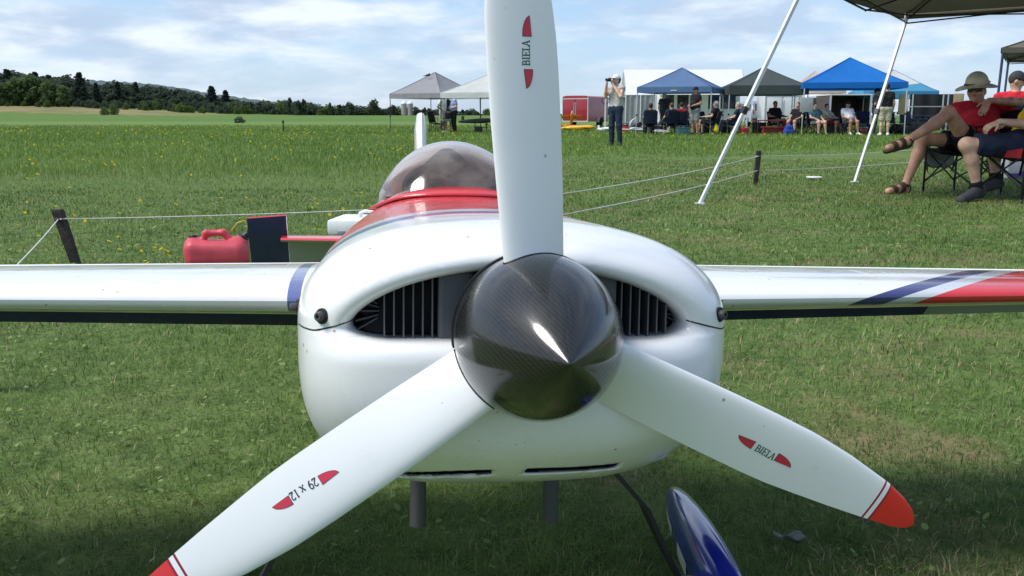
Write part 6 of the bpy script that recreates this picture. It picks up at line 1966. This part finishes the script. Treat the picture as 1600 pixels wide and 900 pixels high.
MB().box((0, 3, (zt - 1.3) / 2), (7.4, 6, zt - 1.3)).build('wall', M_silo, bn)
MB().add([(-4, -.4, zt - 1.3), (4, -.4, zt - 1.3), (3.7, 3, zt), (-3.7, 3, zt), (-4, 6.4, zt - 1.3), (4, 6.4, zt - 1.3), (-4, 3, zt - 1.45), (4, 3, zt - 1.45)], [(0, 1, 2, 3), (3, 2, 5, 4), (0, 3, 4), (1, 5, 2), (0, 4, 5, 1)]).build('roof', M_dome, bn)
MB().box((1.2, -.06, 1.4), (1.6, .1, 2.2)).build('door', M_dark, bn)

# ---- red table with benches, cool boxes, bags, buckets by the tents
M_tabr = pmat('table_red', (.26, .018, .03), .5, .1, 5)
tb = empty('folding_table', place(1197, 36.9), rad(-3), 'long dark red table in front of the man in the black shirt', 'table')
MB().box((0, 0, .56), (1.30, .62, .04), None, 0, .008).build('table_top', M_tabr, tb, 'auto')
for sx in (-.55, .55):
    for sy in (-.24, .24): MB().bar((sx, sy, 0), (sx * .95, sy, .54), .035).build('leg', M_blackst, tb)
bnch = empty('bench', place(1202, 36.2), rad(-3), 'dark red bench in front of the long red table', 'bench')
MB().box((0, 0, .30), (.95, .26, .04), None, 0, .008).build('seat', M_tabr, bnch, 'auto')
MB().box((0, 0, .17), (.8, .03, .2)).build('side_panel', M_tabr, bnch)
for sx in (-.4, .4): MB().box((sx, 0, .14), (.04, .24, .28)).build('leg', M_tabr, bnch)


def coolbox(name, px, d_, size, mt, lid, lb, cat, rz=0):
    o = empty(name, place(px, d_), rad(rz), lb, cat)
    MB().box((0, 0, size[2] * .42), (size[0], size[1], size[2] * .84), None, 0, .02).build('box_body', mt, o, 'auto')
    MB().box((0, 0, size[2] * .92), (size[0] * 1.04, size[1] * 1.04, size[2] * .16), None, 0, .015).build('lid', lid, o, 'auto')
    MB().tube([(-size[0] * .42, 0, size[2]), (-size[0] * .4, 0, size[2] * 1.18), (size[0] * .4, 0, size[2] * 1.18), (size[0] * .42, 0, size[2])], .015, 6).build('handle', lid, o, True)
    return o
coolbox('cool_box', 1063, 35.0, (.46, .30, .30), M_fab['teal'], M_fab['teal'], 'dark green cool box at the feet of the person in dark red', 'cool box')
coolbox('toolbox', 1158, 35.6, (.28, .24, .28), M_tabr, M_redp, 'red box on the grass right of the navy-topped person', 'box', 12)
coolbox('cool_box', 1341, 36.4, (.26, .22, .30), M_redp, M_trim, 'red cool box with a white lid right of the man in the white shirt', 'cool box')
coolbox('cool_box', 973, 42, (.34, .34, .34), M_redp, M_dark, 'red tub behind the legs of the woman with the camera', 'tub')
bb = empty('blue_bag', place(1226, 35.3), 0, 'bright blue bag on the grass by the right end of the red bench', 'bag')
sdf_obj('bag_body', [('c', (-.1, 0, .12), (.12, 0, .13), .13, .12, .05), ('c', (-.05, 0, .3), (.06, 0, .3), .10, .10, .08)], .02, M_fab['blue'], bb)
MB().tube([(-.08, 0, .38), (-.05, 0, .48), (.05, 0, .48), (.08, 0, .38)], .015, 6).build('handle', M_fab['blue'], bb, True)
yb = empty('yellow_bag', place(1114, 35.4), 0, 'yellow bag hanging beside the front leg of the steel blue canopy', 'bag')
sdf_obj('bag_body', [('c', (0, 0, .32), (0, 0, .20), .06, .10, .04)], .015, M_yellow, yb)
MB().tube([(-.04, 0, .36), (0, 0, .44), (.04, 0, .36)], .012, 6).build('handle', M_yellow, yb, True)


# ---- model aeroplanes standing on the grass far off
def little_plane(px, d_, rz, mt, wingm, label, span=1.5, s=1.0):
    o = empty('model_airplane', place(px, d_), rad(rz), label, 'model airplane')
    o.scale = (s, s, s)
    L = span * .95
    rings = []
    for t in np.linspace(0, 1, 10):
        r = .085 * (math.sin(math.pi * (.12 + .82 * t ** .7)) ** .7) + .012
        rings.append([Vector((r * math.cos(a), -L * .35 + L * t, .22 - .06 * t + r * 1.1 * math.sin(a))) for a in np.linspace(0, 2 * math.pi, 12, endpoint=False)])
    MB().loft(rings).build('fuselage', mt, o, True)
    def flat(nm, m_, y0, ch, hw, z, th):
        rr = []
        for x_ in np.linspace(-hw, hw, 9):
            c = ch * (1 - .3 * abs(x_) / hw)
            rr.append([Vector((x_, y0 + c * u + (ch - c) * .3, z + .02 * abs(x_) + s_ * th * foil(u) * 2)) for u, s_ in ((1, 0), (.7, 1), (.4, 1), (.15, 1), (.03, 1), (0, 0), (.03, -1), (.15, -1), (.4, -1), (.7, -1))])
        MB().loft(rr).build(nm, m_, o, 'auto')
    flat('wing', wingm, -L * .18, .28, span / 2, .20, .018)
    flat('tailplane', wingm, L * .50, .15, span * .18, .18, .008)
    MB().loft([[Vector((sx * .008, L * .48 + k, z)) for sx, k in ((1, 0), (1, .13), (-1, .13), (-1, 0))] for z in (.17, .30, .40)]).build('fin', mt, o, 'auto')
    MB().lathe([(-.06, .001), (-.04, .02), (0, .032), (.01, .032)], 12, Matrix.Translation((0, -L * .36, .215))).build('spinner', M_trim, o, True)
    MB().box((0, -L * .365, .215), (.34, .006, .03), Matrix.Rotation(rad(25), 3, 'Y')).build('propeller', M_black, o)
    for sx in (-1, 1):
        MB().tube([(sx * .04, -L * .15, .15), (sx * .16, -L * .17, .05)], .007, 6).build('landing_gear_leg', M_alu, o, True)
        MB().lathe([(-.018, .02), (-.02, .045), (.02, .045), (.018, .02)], 14, Matrix.Translation((sx * .17, -L * .17, .046)) @ Matrix.Rotation(math.pi / 2, 4, 'Z')).build('wheel', M_rubber, o, True)
    return o
M_orange = pmat('orange_paint', (.70, .16, .01), .4, coat=.3)
M_yelp = pmat('yellow_paint', (.72, .40, .01), .4, coat=.3)
M_tealp = pmat('teal_paint', (.03, .25, .28), .4, coat=.3)
little_plane(909, 43, 75, M_yelp, M_orange, 'yellow and orange model aeroplane on the grass before the red trailer', 1.7)
little_plane(893, 45, 40, M_orange, M_orange, 'orange model aeroplane standing close to the red trailer doors', 1.3, .95)
o = little_plane(893, 47, 10, M_orange, M_orange, 'orange model aeroplane tipped up against the red trailer', 1.2, .9)
o.rotation_euler = (rad(-70), 0, rad(12)); o.location.z = .55
little_plane(946, 41, 50, M_trim, M_tealp, 'white and teal model aeroplane left of the legs of the woman with the camera', 1.1, .8)
little_plane(990, 38, -40, M_trim, M_trim, 'white model aeroplane right of the legs of the woman with the camera', 1.3, .9)
little_plane(1028, 35.2, -60, M_trim, M_trim, 'small white model aeroplane beside the person in black with turned back', 1.0, .75)
little_plane(752, 39.5, 80, M_fab['dkgrey'], M_fab['dkgrey'], 'dark model aeroplane on a stand under the white canopy left of the propeller', 1.6, 1.0).location.z = .33
st_ = empty('model_stand', place(752, 39.55), 0, 'dark folding stand carrying the dark model aeroplane under the white canopy', 'stand')
for sx in (-.25, .25):
    MB().bar((sx, -.2, 0), (sx, .2, .42), .03).bar((sx, .2, 0), (sx, -.2, .42), .03).build('crossed_leg', M_blackst, st_)
MB().bar((-.3, 0, .24), (.3, 0, .24), .03).build('rail', M_blackst, st_)
MB().box((-.1, 0, .18), (.35, .3, .22), None, 0, .04).build('gear_bag', M_fab['dkgrey'], st_, 'auto')
# white stand with a hoop by the marquee
ws = empty('white_stand', place(943, 46), 0, 'tall white pole with a small hoop beside the woman with the camera', 'stand')
MB().bar((0, 0, 0), (0, 0, 1.75), .07).build('pole', M_polew, ws)
MB().box((0, 0, .05), (.9, .3, .06)).build('base', M_polew, ws)
MB().tube([(.18 * math.cos(a), 0, 1.5 + .17 * math.sin(a)) for a in np.linspace(0, 6.283, 20)], .02, 6).build('hoop', M_fab['dkgrey'], ws, True)

# ---- clutter in the shade of the tents
coolbox('gear_box', 1020, 37.2, (.5, .35, .34), M_fab['dkgrey'], M_black, 'dark gear box in the shade under the left half of the steel blue canopy', 'box')
coolbox('gear_box', 1094, 38.2, (.6, .4, .42), M_black, M_fab['dkgrey'], 'black gear box in the shade under the right half of the steel blue canopy', 'box', 20)
coolbox('gear_box', 1180, 38.6, (.55, .4, .46), M_fab['brown'], M_fab['dkgrey'], 'brown gear box behind the left end of the long red table', 'box', -12)
coolbox('gear_box', 1300, 38.4, (.7, .45, .50), M_fab['dkgrey'], M_fab['brown'], 'dark grey gear box before the open brown trailer', 'box', 8)
coolbox('gear_box', 1420, 38.5, (.8, .5, .62), M_black, M_fab['navy'], 'tall black gear box in the shade under the light blue canopy', 'box')
for px, d_, lb in ((1128, 37.4, 'slumped black kit bag behind the grey-haired people'), (1344, 37.6, 'slumped black kit bag right of the red cool box'), (1392, 36.4, 'slumped black kit bag by the tan panel'), (1224, 38.0, 'slumped black kit bag behind the blue bag')):
    kb = empty('kit_bag', place(px, d_), RNG.random() * 3, lb, 'bag', 'kit bags under the tents')
    sdf_obj('bag_body', [('c', (-.22, 0, .16), (.22, .03, .18), .16, .15, .06), ('c', (-.1, 0, .3), (.12, 0, .28), .10, .09, .1)], .025, M_fab['black'], kb, .03, (), (0, 0, 0), .012)
    MB().tube([(-.16, 0, .36), (-.08, .02, .50), (.08, -.02, .50), (.16, 0, .36)], .018, 6).build('handle', M_fab['dkgrey'], kb, True)
tt = empty('folding_table', place(1085, 37.6), rad(10), 'folding table with a pale top behind the tall man in black', 'table')
MB().box((0, 0, .70), (1.5, .65, .035), None, 0, .008).build('table_top', M_greyb, tt, 'auto')
for sx in (-.65, .65):
    for sy in (-.26, .26): MB().bar((sx, sy, 0), (sx, sy, .69), .03).build('leg', M_blackst, tt)
